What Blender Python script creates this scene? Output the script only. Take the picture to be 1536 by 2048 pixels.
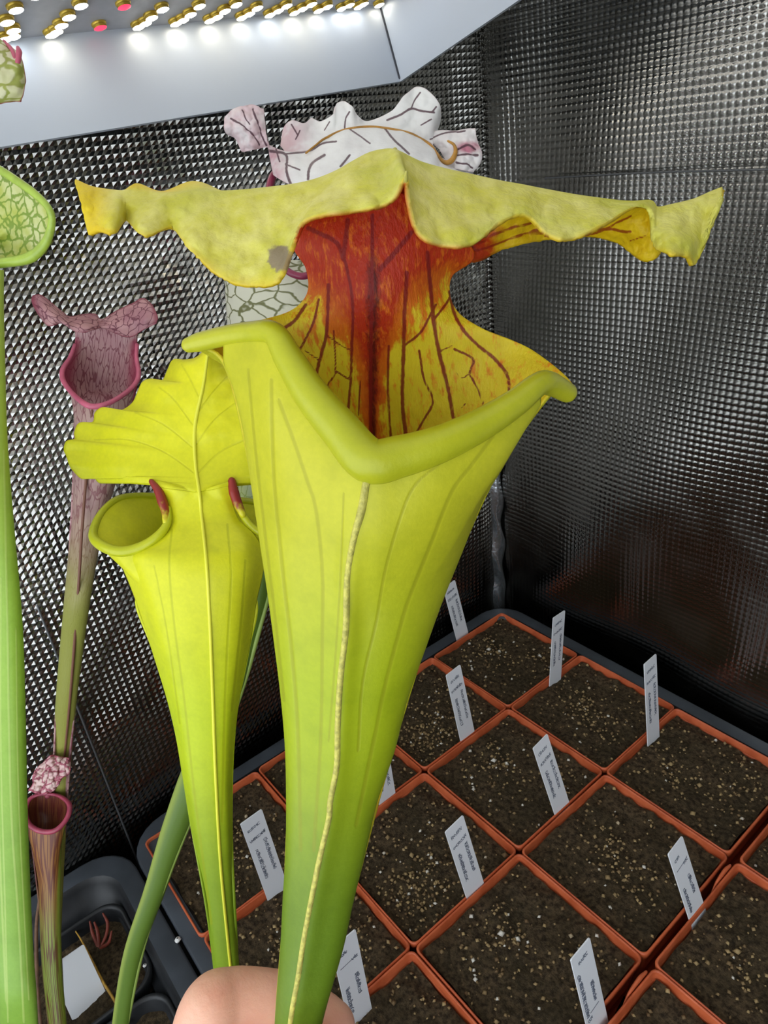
import bpy, math, random
import numpy as np
from mathutils import Vector, Matrix, noise as mnoise

random.seed(7); rng = np.random.default_rng(7)
for _o in list(bpy.data.objects): bpy.data.objects.remove(_o)
SC = bpy.context.scene
COL = SC.collection

# ------------------------------------------------------------------ camera
U = 0.09                                   # one square pot, metres
F = 1411.4
CAM = np.array([0.38358384, -0.40046728, 0.40808157])
M = np.array([[0.62605563, 0.77255757, -0.10587321],      # right
              [-0.30449293, 0.36719671, 0.87889171],      # up
              [-0.71787074, 0.51799746, -0.46512389]])    # forward
cd = bpy.data.cameras.new('camera'); cam = bpy.data.objects.new('camera', cd); COL.objects.link(cam)
cd.sensor_fit = 'HORIZONTAL'; cd.sensor_width = 36.0; cd.lens = F / 1536 * 36.0
cd.clip_start = 0.01; cd.clip_end = 20
R4 = Matrix.Identity(4)
for r in range(3):
    R4[r][0] = M[0][r]; R4[r][1] = M[1][r]; R4[r][2] = -M[2][r]; R4[r][3] = CAM[r]
cam.matrix_world = R4
SC.camera = cam

# ------------------------------------------------------------------ world / exposure
w = bpy.data.worlds.new('room'); SC.world = w; w.use_nodes = True
w.node_tree.nodes['Background'].inputs[0].default_value = (0.86, 0.93, 1.0, 1)
w.node_tree.nodes['Background'].inputs[1].default_value = 2.1
SC.view_settings.view_transform = 'Standard'; SC.view_settings.look = 'None'
SC.view_settings.exposure = 0.38; SC.view_settings.gamma = 1.0; SC.view_settings.use_curve_mapping = False
SC.cycles.use_light_tree = False; SC.cycles.max_bounces = 7; SC.cycles.diffuse_bounces = 4; SC.cycles.glossy_bounces = 3; SC.cycles.transmission_bounces = 5
LED_STRENGTH = 11.0

# ------------------------------------------------------------------ helpers
def lin(c):
    c = c / 255.0
    return c / 12.92 if c <= 0.04045 else ((c + 0.055) / 1.055) ** 2.4
def S(r, g, b): return (lin(r), lin(g), lin(b), 1.0)

def pix(x, y, d):
    x = np.asarray(x, float); y = np.asarray(y, float); d = np.asarray(d, float)
    c = np.stack([(x - 768) / F * d, -(y - 1024) / F * d, d + 0 * x], -1)
    return CAM + c @ M
def pixa(a):
    a = np.asarray(a, float); return pix(a[..., 0], a[..., 1], a[..., 2])
def ray(x, y): return np.array([(x - 768) / F, -(y - 1024) / F, 1.0]) @ M
def ground(x, y, z):
    d = ray(x, y); return CAM + d * ((z - CAM[2]) / d[2])

def cr(Pn, n=None, t=None):
    """Catmull-Rom along axis 0, sampled at n even steps of the index (or at t)"""
    Pn = np.asarray(Pn, float); k = len(Pn)
    if t is None: t = np.linspace(0, k - 1, n)
    i = np.clip(np.floor(t).astype(int), 0, k - 2); f = (t - i).reshape((-1,) + (1,) * (Pn.ndim - 1))
    p1 = Pn[i]; p2 = Pn[i + 1]
    p0 = np.where((i > 0).reshape(f.shape), Pn[np.maximum(i - 1, 0)], 2 * p1 - p2)
    p3 = np.where((i < k - 2).reshape(f.shape), Pn[np.minimum(i + 2, k - 1)], 2 * p2 - p1)
    return 0.5 * (2 * p1 + (p2 - p0) * f + (2 * p0 - 5 * p1 + 4 * p2 - p3) * f ** 2 + (3 * p1 - p0 - 3 * p2 + p3) * f ** 3)
def cgrid(C, nr, nc):
    C = np.asarray(C, float)
    A = cr(C, nr)
    return np.swapaxes(cr(np.swapaxes(A, 0, 1), nc), 0, 1)
def resample(P, n):
    """even arc-length resampling of a polyline (first two/three columns), all columns carried"""
    P = np.asarray(P, float); q = cr(P, len(P) * 12)
    L = np.r_[0, np.cumsum(np.linalg.norm(np.diff(q[:, :2], axis=0), axis=1))]
    t = np.linspace(0, L[-1], n)
    return np.stack([np.interp(t, L, q[:, k]) for k in range(q.shape[1])], 1)
def sstep(a, b, x):
    t = np.clip((x - a) / (b - a), 0, 1); return t * t * (3 - 2 * t)
def vdist(X, Y, lines):
    """normalised distance (distance / half width) to the nearest vein"""
    D = np.full(X.shape, 9.0)
    for pts, wd in lines:
        q = cr(np.array(pts, float), len(pts) * 6)
        for a, b in zip(q[:-1], q[1:]):
            ab = b - a; L2 = max(ab @ ab, 1e-6)
            t = np.clip(((X - a[0]) * ab[0] + (Y - a[1]) * ab[1]) / L2, 0, 1)
            D = np.minimum(D, np.hypot(X - a[0] - t * ab[0], Y - a[1] - t * ab[1]) / (wd * 0.5))
    return D
def fbm(X, Y, sc, seed=0.0, oct=3):
    out = np.zeros(X.shape); xf = X.ravel(); yf = Y.ravel()
    out = np.array([mnoise.fractal(Vector((a * sc, b * sc, seed)), 1.0, 2.0, oct) for a, b in zip(xf, yf)])
    return out.reshape(X.shape)
def normals(W):
    gu = np.gradient(W, axis=0); gv = np.gradient(W, axis=1)
    n = np.cross(gu, gv); l = np.linalg.norm(n, axis=-1, keepdims=True)
    return n / np.maximum(l, 1e-12)

class MB:
    def __init__(s): s.v = []; s.f = []; s.a = {}; s.m = []; s.n = 0
    def add(s, V, Fc, attrs=None, mi=0):
        V = np.asarray(V, float).reshape(-1, 3); o = s.n
        attrs = attrs or {}
        for k in set(s.a) | set(attrs):
            if k not in s.a: s.a[k] = [np.zeros(o)]
            s.a[k].append(np.asarray(attrs[k], float).ravel() if k in attrs else np.zeros(len(V)))
        s.v.append(V); s.n += len(V)
        if isinstance(Fc, np.ndarray): Fc = Fc.tolist()
        s.f += [[i + o for i in f] for f in Fc]; s.m += [mi] * len(Fc)
        return s
    def grid(s, W, attrs=None, flip=False, closeu=False, closev=False, mi=0):
        r, c = W.shape[:2]
        I = np.arange(r * c).reshape(r, c)
        if closeu: I = np.vstack([I, I[:1]])
        if closev: I = np.hstack([I, I[:, :1]])
        q = np.stack([I[:-1, :-1], I[:-1, 1:], I[1:, 1:], I[1:, :-1]], -1).reshape(-1, 4)
        if flip: q = q[:, ::-1]
        return s.add(W, q, attrs, mi)
    def sheet(s, W, th, attrs=None, closev=False):
        """two skins th apart, joined round the edge; side=0 on the +normal skin, 1 on the other"""
        n = normals(W) if np.ndim(th) == 0 or True else 0
        attrs = dict(attrs or {}); r, c = W.shape[:2]
        tt = np.broadcast_to(np.asarray(th, float), (r, c))[..., None]
        A = W + n * tt * .5; B = W - n * tt * .5
        a0 = {k: v for k, v in attrs.items()}; a0['side'] = np.zeros((r, c)); a1 = dict(attrs); a1['side'] = np.ones((r, c))
        o = s.n
        s.grid(A, a0, flip=True, closev=closev); s.grid(B, a1, closev=closev)
        I = np.arange(r * c).reshape(r, c) + o; J = I + r * c
        def strip(i, j):
            for k in range(len(i) - 1): s.f.append([int(i[k]), int(i[k + 1]), int(j[k + 1]), int(j[k])]); s.m.append(0)
        strip(I[0], J[0]); strip(J[-1], I[-1])
        if not closev: strip(J[:, 0], I[:, 0]); strip(I[:, -1], J[:, -1])
        return s
    def sweep(s, path, rad, ns=16, n=60, flat=1.0, up=None, cap=True, closed=False, attrs=None, ends=1.0):
        """round tube along a smooth path; rad per control point; ends rounded"""
        P = np.asarray(path, float); rad = np.asarray(rad, float)
        if closed: P = np.vstack([P[-1:], P, P[:2]]); rad = np.r_[rad[-1:], rad, rad[:2]]; t = np.linspace(1, len(P) - 2, n, endpoint=False)
        else: t = np.linspace(0, len(P) - 1, n)
        q = cr(P, t=t); R = np.interp(t, np.arange(len(rad)), rad)
        T = np.gradient(q, axis=0)
        if closed: T = np.roll(q, -1, 0) - np.roll(q, 1, 0)
        T /= np.maximum(np.linalg.norm(T, axis=1, keepdims=True), 1e-12)
        if cap and not closed:
            # rounded ends
            e0, e1, E0, E1, TT = [], [], [], [], []
            for a in (0.15, 0.5, 0.85, 0.97):
                th = math.acos(a)
                e0.append(q[0] - T[0] * R[0] * ends * math.sin(th) ); E0.append(R[0] * a)
                e1.append(q[-1] + T[-1] * R[-1] * ends * math.sin(th)); E1.append(R[-1] * a)
            q = np.vstack([e0, q, e1[::-1]]); R = np.r_[E0, R, E1[::-1]]; T = np.vstack([[T[0]] * 4, T, [T[-1]] * 4])
        up = np.array([0.1, 0.2, 1.0]) if up is None else np.asarray(up, float)
        N = []
        nv = up - T[0] * (up @ T[0]); nv /= np.linalg.norm(nv)
        for k in range(len(q)):
            nv = nv - T[k] * (nv @ T[k]); nv /= max(np.linalg.norm(nv), 1e-9); N.append(nv.copy())
        N = np.array(N); Bn = np.cross(T, N)
        th = np.linspace(0, 2 * np.pi, ns, endpoint=False)
        W = q[:, None, :] + R[:, None, None] * (np.cos(th)[None, :, None] * N[:, None, :] + flat * np.sin(th)[None, :, None] * Bn[:, None, :])
        at = {'h': np.repeat(np.linspace(0, 1, len(q))[:, None], ns, 1), 'c': np.repeat(np.cos(th)[None], len(q), 0)}
        for k, v in (attrs or {}).items(): at[k] = np.repeat(np.interp(np.linspace(0, 1, len(q)), np.linspace(0, 1, len(v)), v)[:, None], ns, 1)
        o = s.n
        s.grid(W, at, closev=True, closeu=closed)
        if cap and not closed:
            s.f.append([o + i for i in range(ns)]); s.m.append(0)
            s.f.append([o + (len(q) - 1) * ns + i for i in range(ns)][::-1]); s.m.append(0)
        return s
    def box(s, c, size, rot=None, mi=0, bev=0):
        c = np.asarray(c, float); h = np.asarray(size, float) / 2
        V = np.array([[x, y, z] for x in (-1, 1) for y in (-1, 1) for z in (-1, 1)], float) * h
        if rot is not None: V = V @ np.asarray(rot).T
        return s.add(V + c, [[0, 1, 3, 2], [4, 6, 7, 5], [0, 4, 5, 1], [2, 3, 7, 6], [0, 2, 6, 4], [1, 5, 7, 3]], None, mi)
    def mesh(s, name, mats, smooth=True):
        me = bpy.data.meshes.new(name)
        V = np.vstack(s.v)
        me.from_pydata(V.tolist(), [], s.f)
        for k, v in s.a.items():
            at = me.attributes.new(k, 'FLOAT', 'POINT'); at.data.foreach_set('value', np.concatenate(v).astype(np.float32))
        for m in (mats if isinstance(mats, (list, tuple)) else [mats]): me.materials.append(m)
        if any(s.m): me.polygons.foreach_set('material_index', s.m)
        me.polygons.foreach_set('use_smooth', [smooth] * len(me.polygons))
        me.validate(); me.update(); return me
    def build(s, name, mats, parent=None, smooth=True):
        base = np.array(parent['_o']) if parent is not None and '_o' in parent else np.zeros(3)
        s.v = [v - base for v in s.v]
        return obj(name, s.mesh(name, mats, smooth), parent)

def obj(name, data, parent=None, loc=None):
    o = bpy.data.objects.new(name, data); COL.objects.link(o)
    if parent is not None: o.parent = parent
    if loc is not None: o.location = loc
    return o
def thing(name, label, cat, loc=(0, 0, 0), group=None):
    o = bpy.data.objects.new(name, None); COL.objects.link(o); o.location = loc; o.empty_display_size = .01
    o['label'] = label; o['category'] = cat; o['_o'] = [float(x) for x in loc]
    if group: o['group'] = group
    return o
def struct(o, label=None, cat=None):
    o['kind'] = 'structure'
    if label: o['label'] = label
    if cat: o['category'] = cat
    return o

# ------------------------------------------------------------------ material kit
class NT:
    def __init__(s, name):
        s.mat = bpy.data.materials.new(name); s.mat.use_nodes = True; s.t = s.mat.node_tree; s.n = s.t.nodes
        s.b = s.n['Principled BSDF']; s.out = s.n['Material Output']; s._tc = None
    def node(s, typ, **kw):
        nd = s.n.new(typ)
        for k, v in kw.items(): setattr(nd, k, v)
        return nd
    def put(s, sock, v):
        if v is None: return
        if hasattr(v, 'is_output'): s.t.links.new(v, sock)
        else:
            if sock.type == 'RGBA' and not hasattr(v, '__len__'): v = (v, v, v, 1)
            sock.default_value = v
    def attr(s, name):
        nd = s.node('ShaderNodeAttribute', attribute_name=name); return nd.outputs['Fac']
    def co(s):
        if s._tc is None: s._tc = s.node('ShaderNodeTexCoord')
        return s._tc.outputs['Object']
    def vec(s, x, y, z=0.0):
        nd = s.node('ShaderNodeCombineXYZ')
        for i, v in enumerate((x, y, z)): s.put(nd.inputs[i], v)
        return nd.outputs[0]
    def mapv(s, v, scale):
        nd = s.node('ShaderNodeMapping'); s.put(nd.inputs[0], v); nd.inputs['Scale'].default_value = scale; return nd.outputs[0]
    def noise(s, scale, detail=3, rough=.55, v=None, dist=0.0, color=False):
        nd = s.node('ShaderNodeTexNoise'); s.put(nd.inputs['Vector'], v if v is not None else s.co())
        nd.inputs['Scale'].default_value = scale; nd.inputs['Detail'].default_value = detail; nd.inputs['Roughness'].default_value = rough
        nd.inputs['Distortion'].default_value = dist
        return nd.outputs['Color' if color else 'Fac']
    def vor(s, scale, v=None, feature='DISTANCE_TO_EDGE', rnd=1.0):
        nd = s.node('ShaderNodeTexVoronoi', feature=feature); s.put(nd.inputs['Vector'], v if v is not None else s.co())
        nd.inputs['Scale'].default_value = scale; nd.inputs['Randomness'].default_value = rnd
        return nd.outputs['Distance']
    def math(s, op, a, b=None, c=None, clamp=False):
        nd = s.node('ShaderNodeMath', operation=op, use_clamp=clamp)
        for i, v in enumerate((a, b, c)):
            if v is not None: s.put(nd.inputs[i], v)
        return nd.outputs[0]
    def remap(s, x, a, b, lo=0.0, hi=1.0, smooth=True):
        nd = s.node('ShaderNodeMapRange', interpolation_type='SMOOTHSTEP' if smooth else 'LINEAR')
        s.put(nd.inputs[0], x)
        for i, v in enumerate((a, b, lo, hi)): nd.inputs[i + 1].default_value = v
        return nd.outputs[0]
    def mix(s, f, a, b, mode='MIX'):
        nd = s.node('ShaderNodeMix', data_type='RGBA', blend_type=mode)
        s.put(nd.inputs[0], f); s.put(nd.inputs[6], a); s.put(nd.inputs[7], b); return nd.outputs[2]
    def warp(s, v, scale, amt):
        nz = s.noise(scale, 2, .5, v, color=True)
        sub = s.node('ShaderNodeVectorMath', operation='SUBTRACT'); s.t.links.new(nz, sub.inputs[0]); sub.inputs[1].default_value = (.5, .5, .5)
        sc = s.node('ShaderNodeVectorMath', operation='SCALE'); s.t.links.new(sub.outputs[0], sc.inputs[0]); sc.inputs['Scale'].default_value = amt
        ad = s.node('ShaderNodeVectorMath', operation='ADD'); s.put(ad.inputs[0], v); s.t.links.new(sc.outputs[0], ad.inputs[1])
        return ad.outputs[0]
    def bump(s, h, strength=.3, dist=.001):
        nd = s.node('ShaderNodeBump'); s.put(nd.inputs['Height'], h); nd.inputs['Strength'].default_value = strength; nd.inputs['Distance'].default_value = dist
        s.t.links.new(nd.outputs[0], s.b.inputs['Normal']); return nd.outputs[0]
    def fin(s, col, rough=.5, metal=0.0, spec=.5, trans=0.0, tcol=None, coat=0.0, sss=0.0, sssr=None):
        s.put(s.b.inputs['Base Color'], col); s.put(s.b.inputs['Roughness'], rough); s.put(s.b.inputs['Metallic'], metal)
        s.put(s.b.inputs['Specular IOR Level'], spec)
        if coat: s.b.inputs['Coat Weight'].default_value = coat; s.b.inputs['Coat Roughness'].default_value = .2
        if sss:
            s.b.inputs['Subsurface Weight'].default_value = sss; s.b.inputs['Subsurface Radius'].default_value = sssr or (.004, .002, .001); s.b.inputs['Subsurface Scale'].default_value = 1.0
        if trans:
            tr = s.node('ShaderNodeBsdfTranslucent'); s.put(tr.inputs[0], tcol if tcol is not None else col)
            mx = s.node('ShaderNodeMixShader'); mx.inputs[0].default_value = trans
            s.t.links.new(s.b.outputs[0], mx.inputs[1]); s.t.links.new(tr.outputs[0], mx.inputs[2]); s.t.links.new(mx.outputs[0], s.out.inputs[0])
        return s.mat
def plain(name, c, rough=.5, metal=0.0, nz=0.0, nsc=200, bump=0.0, bsc=300, **kw):
    m = NT(name); col = c
    if nz: col = m.mix(m.remap(m.noise(nsc, 4), .3, .7), tuple(x * (1 - nz) for x in c[:3]) + (1,), tuple(min(1, x * (1 + nz)) for x in c[:3]) + (1,))
    if bump: m.bump(m.noise(bsc, 4), bump)
    return m.fin(col, rough, metal, **kw)

# ------------------------------------------------------------------ materials: the place
def mat_mylar():
    m = NT('reflective_waffle_film')
    col = m.mix(m.remap(m.noise(6, 1), .35, .7), (.27, .265, .245, 1), (.42, .41, .385, 1))
    return m.fin(col, m.remap(m.noise(30, 1), .3, .7, .13, .24), 1.0)
M_MYLAR = mat_mylar()
M_WHITE = plain('white_enamel', S(192, 200, 212), .38, bump=.03, bsc=90)
M_BOARD = plain('led_board', S(170, 172, 178), .5, nz=.04)
M_GOLD = plain('led_bezel', S(190, 160, 60), .35, .6)
M_BLACK = plain('black_plastic', S(34, 36, 39), .42, nz=.25, nsc=60, bump=.06, bsc=500)
M_TRAY = plain('grey_black_tray_plastic', S(70, 76, 84), .45, nz=.18, nsc=40, bump=.05, bsc=400)
def mat_pot():
    m = NT('terracotta_plastic'); n = m.noise(60, 4)
    col = m.mix(m.remap(n, .3, .7), S(186, 84, 46), S(214, 108, 66)); m.bump(m.noise(400, 3), .06)
    return m.fin(col, .42)
M_POT = mat_pot()
def mat_soil():
    m = NT('damp_peat'); n = m.noise(350, 6, .65); n2 = m.noise(45, 3)
    col = m.mix(m.remap(n, .3, .72), S(42, 34, 26), S(112, 94, 70))
    col = m.mix(m.remap(n2, .35, .7, 0, .55), col, S(58, 52, 36))
    m.bump(m.noise(500, 6, .7), .9, .002)
    return m.fin(col, .9, spec=.15)
M_SOIL = mat_soil()
def mat_grit():
    m = NT('grit'); oi = m.attr('t')
    c = m.mix(oi, S(104, 80, 50), S(182, 156, 108)); c = m.mix(m.remap(oi, .93, .96), c, S(225, 220, 208))
    return m.fin(c, .7)
M_GRIT = mat_grit()
M_TAG = plain('white_label_plastic', S(240, 243, 248), .4, bump=.02, bsc=200)
M_INK = plain('grey_pencil', S(104, 110, 124), .7)
def emis(name, c, st):
    m = NT(name); m.b.inputs['Emission Color'].default_value = c; m.b.inputs['Emission Strength'].default_value = st
    return m.fin(c, .4)
M_LED_C = emis('led_white_lens', (.93, .97, 1.0, 1), LED_STRENGTH)
M_LED_W = emis('led_warm_lens', (1.0, .90, .70, 1), LED_STRENGTH)
M_LED_R = emis('led_red_lens', (1.0, .03, .08, 1), LED_STRENGTH * .14)

# ------------------------------------------------------------------ the tent
XW, YW = -0.030, 0.030           # wall planes
def waffle_soft(n_u, n_v, cell, P, amp, k=3):
    """rounded egg-crate relief, k vertices to a cell each way"""
    u = np.arange(n_u * k + 1) * cell / k; v = np.arange(n_v * k + 1) * cell / k
    Ug, Vg = np.meshgrid(u, v, indexing='ij'); wv = 2 * np.pi / cell
    H = (.5 + .5 * np.cos(Ug * wv)) * (.5 + .5 * np.cos(Vg * wv))
    H = H * (1 + rng.normal(0, .06, H.shape))
    pos, nor = P(Ug, Vg)
    return pos + nor * (H * amp * (.38 + .62 * sstep(.04, .24, pos[..., 2])))[..., None]
def waffle(n_u, n_v, cell, P, amp):
    """egg-crate relief, two vertices to a cell each way; P(u,v)->(pos, normal)"""
    u = np.arange(n_u * 2 + 1) * cell / 2; v = np.arange(n_v * 2 + 1) * cell / 2
    Ug, Vg = np.meshgrid(u, v, indexing='ij')
    iu = np.arange(n_u * 2 + 1) % 2; iv = np.arange(n_v * 2 + 1) % 2
    H = (iu[:, None] + iv[None, :]) / 2.0
    H = np.where(H == .5, .06, H) + rng.normal(0, .03, H.shape)
    pos, nor = P(Ug, Vg)
    return pos + nor * (H * amp * (.38 + .62 * sstep(.04, .24, pos[..., 2])))[..., None]
def fold(Yv, Z):
    """gentle slack of the film + an upright crease above the gap between the two trays"""
    s = .004 * np.sin(Yv * 17 + 1) * np.sin(Z * 9 + .5) + .002 * np.sin(Yv * 41 + Z * 13)
    k = sstep(.30, .05, Z)
    yy = Yv + .365
    return s + k * np.where(yy < 0, np.minimum(.008 - yy * .05, .014), np.maximum(0, .008 - yy * .10))
CELL = .0043
Z0 = -.085
def PL(a, b):
    Y = YW - a; Z = Z0 + b
    pos = np.stack([XW + fold(Y, Z) * sstep(0, .03, a), Y, Z], -1)
    n = np.zeros_like(pos); n[..., 0] = 1; return pos, n
def PR(a, b):
    X = XW + a; Z = Z0 + b
    g = .005 * np.sin(X * 15 + .4) * np.sin(Z * 11) + .0025 * np.sin(X * 37 - Z * 21)
    pos = np.stack([X, YW - g * sstep(0, .03, a), Z], -1)
    n = np.zeros_like(pos); n[..., 1] = -1; return pos, n
nz = int(.83 / CELL)
mb = MB(); mb.grid(waffle(int(.82 / CELL), nz, CELL, PL, .00145), flip=True)
wl = struct(mb.build('wall_left', M_MYLAR, smooth=False), 'dark reflective waffle film wall behind the pitchers', 'wall')
mb = MB(); mb.grid(waffle_soft(int(.74 / CELL), nz, CELL, PR, .0018))
wr = struct(mb.build('wall_right', M_MYLAR), 'silver reflective waffle film wall behind the orange pots', 'wall')
M_CORD = plain('seam_cord', S(120, 122, 124), .35, .6)
mb = MB(); zs = .372
mb.sweep([(XW + .06 + i * .08, YW - .006 - .004 * math.sin((XW + .06 + i * .08) * 15 + .4) * math.sin(zs * 11), zs + .0005 * math.sin(i * 2)) for i in range(9)], [.0006] * 9, 6, 60)
sm = mb.build('seam', M_CORD, wr)
mb = MB(); yc = -.365
mb.sweep([(XW + .0022 + fold(np.array(yc), np.array(z)), yc + .012 * (z - .08), z) for z in np.linspace(-.07, .19, 12)], [.0007] * 12, 6, 40)
mb.build('crease', M_CORD, wl)
# crumpled pale film in the upright corner
M_FILM = plain('corner_film', S(190, 196, 200), .22, .9, bump=.5, bsc=220)
mb = MB(); tt = np.linspace(0, 1, 40)
Wc = np.stack([np.stack([XW + .002 + .010 * a + .0015 * np.sin(tt * 31 + a * 5), YW - .012 + .010 * a + .0015 * np.sin(tt * 23 + a * 3), -.05 + tt * .21], -1) for a in np.linspace(0, 1, 7)], 1)
Wc[:, :, 0] += (np.abs(np.linspace(-1, 1, 7))[None] * -.004); 
mb.sheet(Wc, .0004); fl = mb.build('corner_strip', M_FILM, wl)
# tent floor and roof, plus an unseen side wall shaped for the light
mb = MB(); mb.box((.35, -.39, Z0 - .004), (.86, .92, .008)); struct(mb.build('floor', M_BLACK, smooth=False), 'black floor liner under the trays', 'floor')
mb = MB(); mb.box((.35, -.39, .748), (.86, .92, .008)); struct(mb.build('ceiling', M_MYLAR, smooth=False), 'reflective film roof of the grow tent', 'ceiling')
mb = MB(); mb.box((.776, -.225, .33), (.008, .57, .83)); struct(mb.build('unseen_wall', M_MYLAR, smooth=False), 'unseen reflective film side wall, sized to darken the left wall', 'wall')  # out of view; its width is set to darken reflections in the left wall

# ------------------------------------------------------------------ LED hood
HB = np.array([-.012, -.06256, .43941])
e1 = np.array([0, -.2441, -.01522]); e1 /= np.linalg.norm(e1)
e2 = np.array([.0977, 0, .02405]); e2 -= e1 * (e2 @ e1); e2 /= np.linalg.norm(e2)
e3 = np.cross(e2, -e1); e3 = e3 if e3[2] > 0 else -e3
RH = np.stack([e1, e2, e3], 1)
L1, L2, HH = .50, .52, .042
hood = thing('led_grow_light', 'white grow light hood full of small white and red LEDs hanging over the plants', 'grow light', HB + e1 * L1 / 2 + e2 * L2 / 2)
def HP(a, b, c): return HB + e1 * a + e2 * b + e3 * c
mb = MB(); mb.box(HP(L1 / 2, -.0008, HH / 2), (L1, .0016, HH), RH); mb.build('side_panel', M_WHITE, hood, False)
mb = MB(); mb.box(HP(-.0008, L2 / 2, HH / 2), (.0016, L2 - .0006, HH), RH); mb.build('side_panel', M_WHITE, hood, False)
mb = MB(); mb.box(HP(L1 / 2, L2 + .0008, HH / 2), (L1, .0016, HH), RH); mb.build('side_panel', M_WHITE, hood, False)
mb = MB(); mb.box(HP(L1 + .0008, L2 / 2, HH / 2), (.0016, L2, HH), RH); mb.build('side_panel', M_WHITE, hood, False)
mb = MB()
for a, b, sz in ((L1 / 2, -.0012, (L1, .0028, .0018)), (-.0012, L2 / 2, (.0028, L2, .0018)), (L1 / 2, L2 + .0012, (L1, .0028, .0018)), (L1 + .0012, L2 / 2, (.0028, L2, .0018))):
    mb.box(HP(a, b, 0), sz, RH)
mb.build('lower_rim', M_WHITE, hood, False)
mb = MB(); mb.box(HP(L1 / 2, L2 / 2, HH + .002), (L1, L2, .004), RH); mb.build('led_board', M_BOARD, hood, False)
mb = MB(); mb.box(HP(.0004, .0004, HH * .5), (.0009, .0009, HH * .98), RH); mb.build('corner_joint', plain('dark_joint', S(60, 62, 70), .6), hood, False)
def led_mesh(mat):
    b = MB(); th = np.linspace(0, 2 * np.pi, 14, endpoint=False)
    def ring(r, z): return np.stack([r * np.cos(th), r * np.sin(th), 0 * th + z], -1)
    b.grid(np.stack([ring(.0036, 0), ring(.0036, -.0009), ring(.0032, -.0012)]), closev=True, mi=0)
    b.grid(np.stack([ring(.0032, -.0011), ring(.0031, -.0022)]), closev=True, mi=0)
    b.add(np.vstack([ring(.0031, -.0022), [[0, 0, -.0034]]]), [[(i + 1) % 14, i, 14] for i in range(14)], mi=1)
    return b.mesh('led', [M_GOLD, mat])
LM = {'c': led_mesh(M_LED_C), 'w': led_mesh(M_LED_W), 'r': led_mesh(M_LED_R)}
ledpx = [(28,10,'c'),(10,35,'w'),(23,52,'c'),(23,64,'c'),(4,75,'c'),(98,66,'w'),(109,55,'w'),(119,42,'w'),(134,25,'w'),(158,2,'c'),(197,46,'r'),(245,4,'r'),
 (272,49,'w'),(288,38,'w'),(300,27,'w'),(322,10,'c'),(347,42,'w'),(363,32,'w'),(378,21,'c'),(396,4,'w'),(415,36,'w'),(432,26,'w'),(447,14,'w'),(479,30,'w'),(496,20,'c'),
 (512,8,'w'),(470,1,'w'),(535,25,'c'),(554,14,'w'),(571,4,'c'),(585,20,'w'),(603,10,'w'),(621,1,'w'),(633,16,'w'),(653,6,'c'),(679,12,'c'),(697,3,'w'),(714,8,'c'),(725,1,'w'),(766,4,'w')]
RHm = Matrix([list(RH[r]) for r in range(3)])
def on_board(x, y):
    d = ray(x, y); c0 = HP(0, 0, HH); return CAM + d * (((c0 - CAM) @ e3) / (d @ e3))
rowb = []
for x, y, k in ledpx:
    p = on_board(x, y); q = p - HB; a, b = q @ e1, q @ e2
    rowb.append((a, b))
    if b < .005: p = p + e2 * (.005 - b)
    if a < .005: p = p + e1 * (.005 - a)
    o = obj('led', LM[k], hood, loc=p - np.array(hood['_o'])); o.rotation_euler = RHm.to_euler()
    if k == 'r': o['label'] = 'glowing red LED'
bmax = max(b for a, b in rowb)
mb = MB(); th = np.linspace(0, 2 * np.pi, 8, endpoint=False)
for i in range(24):
    for j in range(27):
        a = .014 + i * .0205 + (j % 2) * .006; b = .010 + j * .0190
        if a > L1 - .006 or b > L2 - .006: continue
        if any(abs(a - a2) < .009 and abs(b - b2) < .009 for a2, b2 in rowb): continue
        pr = (HP(a, b, HH) - CAM) @ M.T
        if pr[2] > 0:
            px, py = 768 + F * pr[0] / pr[2], 1024 - F * pr[1] / pr[2]
            if -40 < px < 1576 and py > -25: continue
        V = np.vstack([HP(a, b, HH - .0046)[None] + .0027 * (np.cos(th)[:, None] * e1 + np.sin(th)[:, None] * e2), HP(a, b, HH)[None] + .0034 * (np.cos(th)[:, None] * e1 + np.sin(th)[:, None] * e2)])
        mb.add(V, [list(range(8))], mi=1 if (i + j) % 3 else 2)
        mb.f += [[mb.n - 16 + k, mb.n - 16 + (k + 1) % 8, mb.n - 8 + (k + 1) % 8, mb.n - 8 + k] for k in range(8)]; mb.m += [0] * 8
lo = mb.build('led_field', [M_GOLD, M_LED_C, M_LED_W], hood, False); lo['kind'] = 'stuff'

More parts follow.
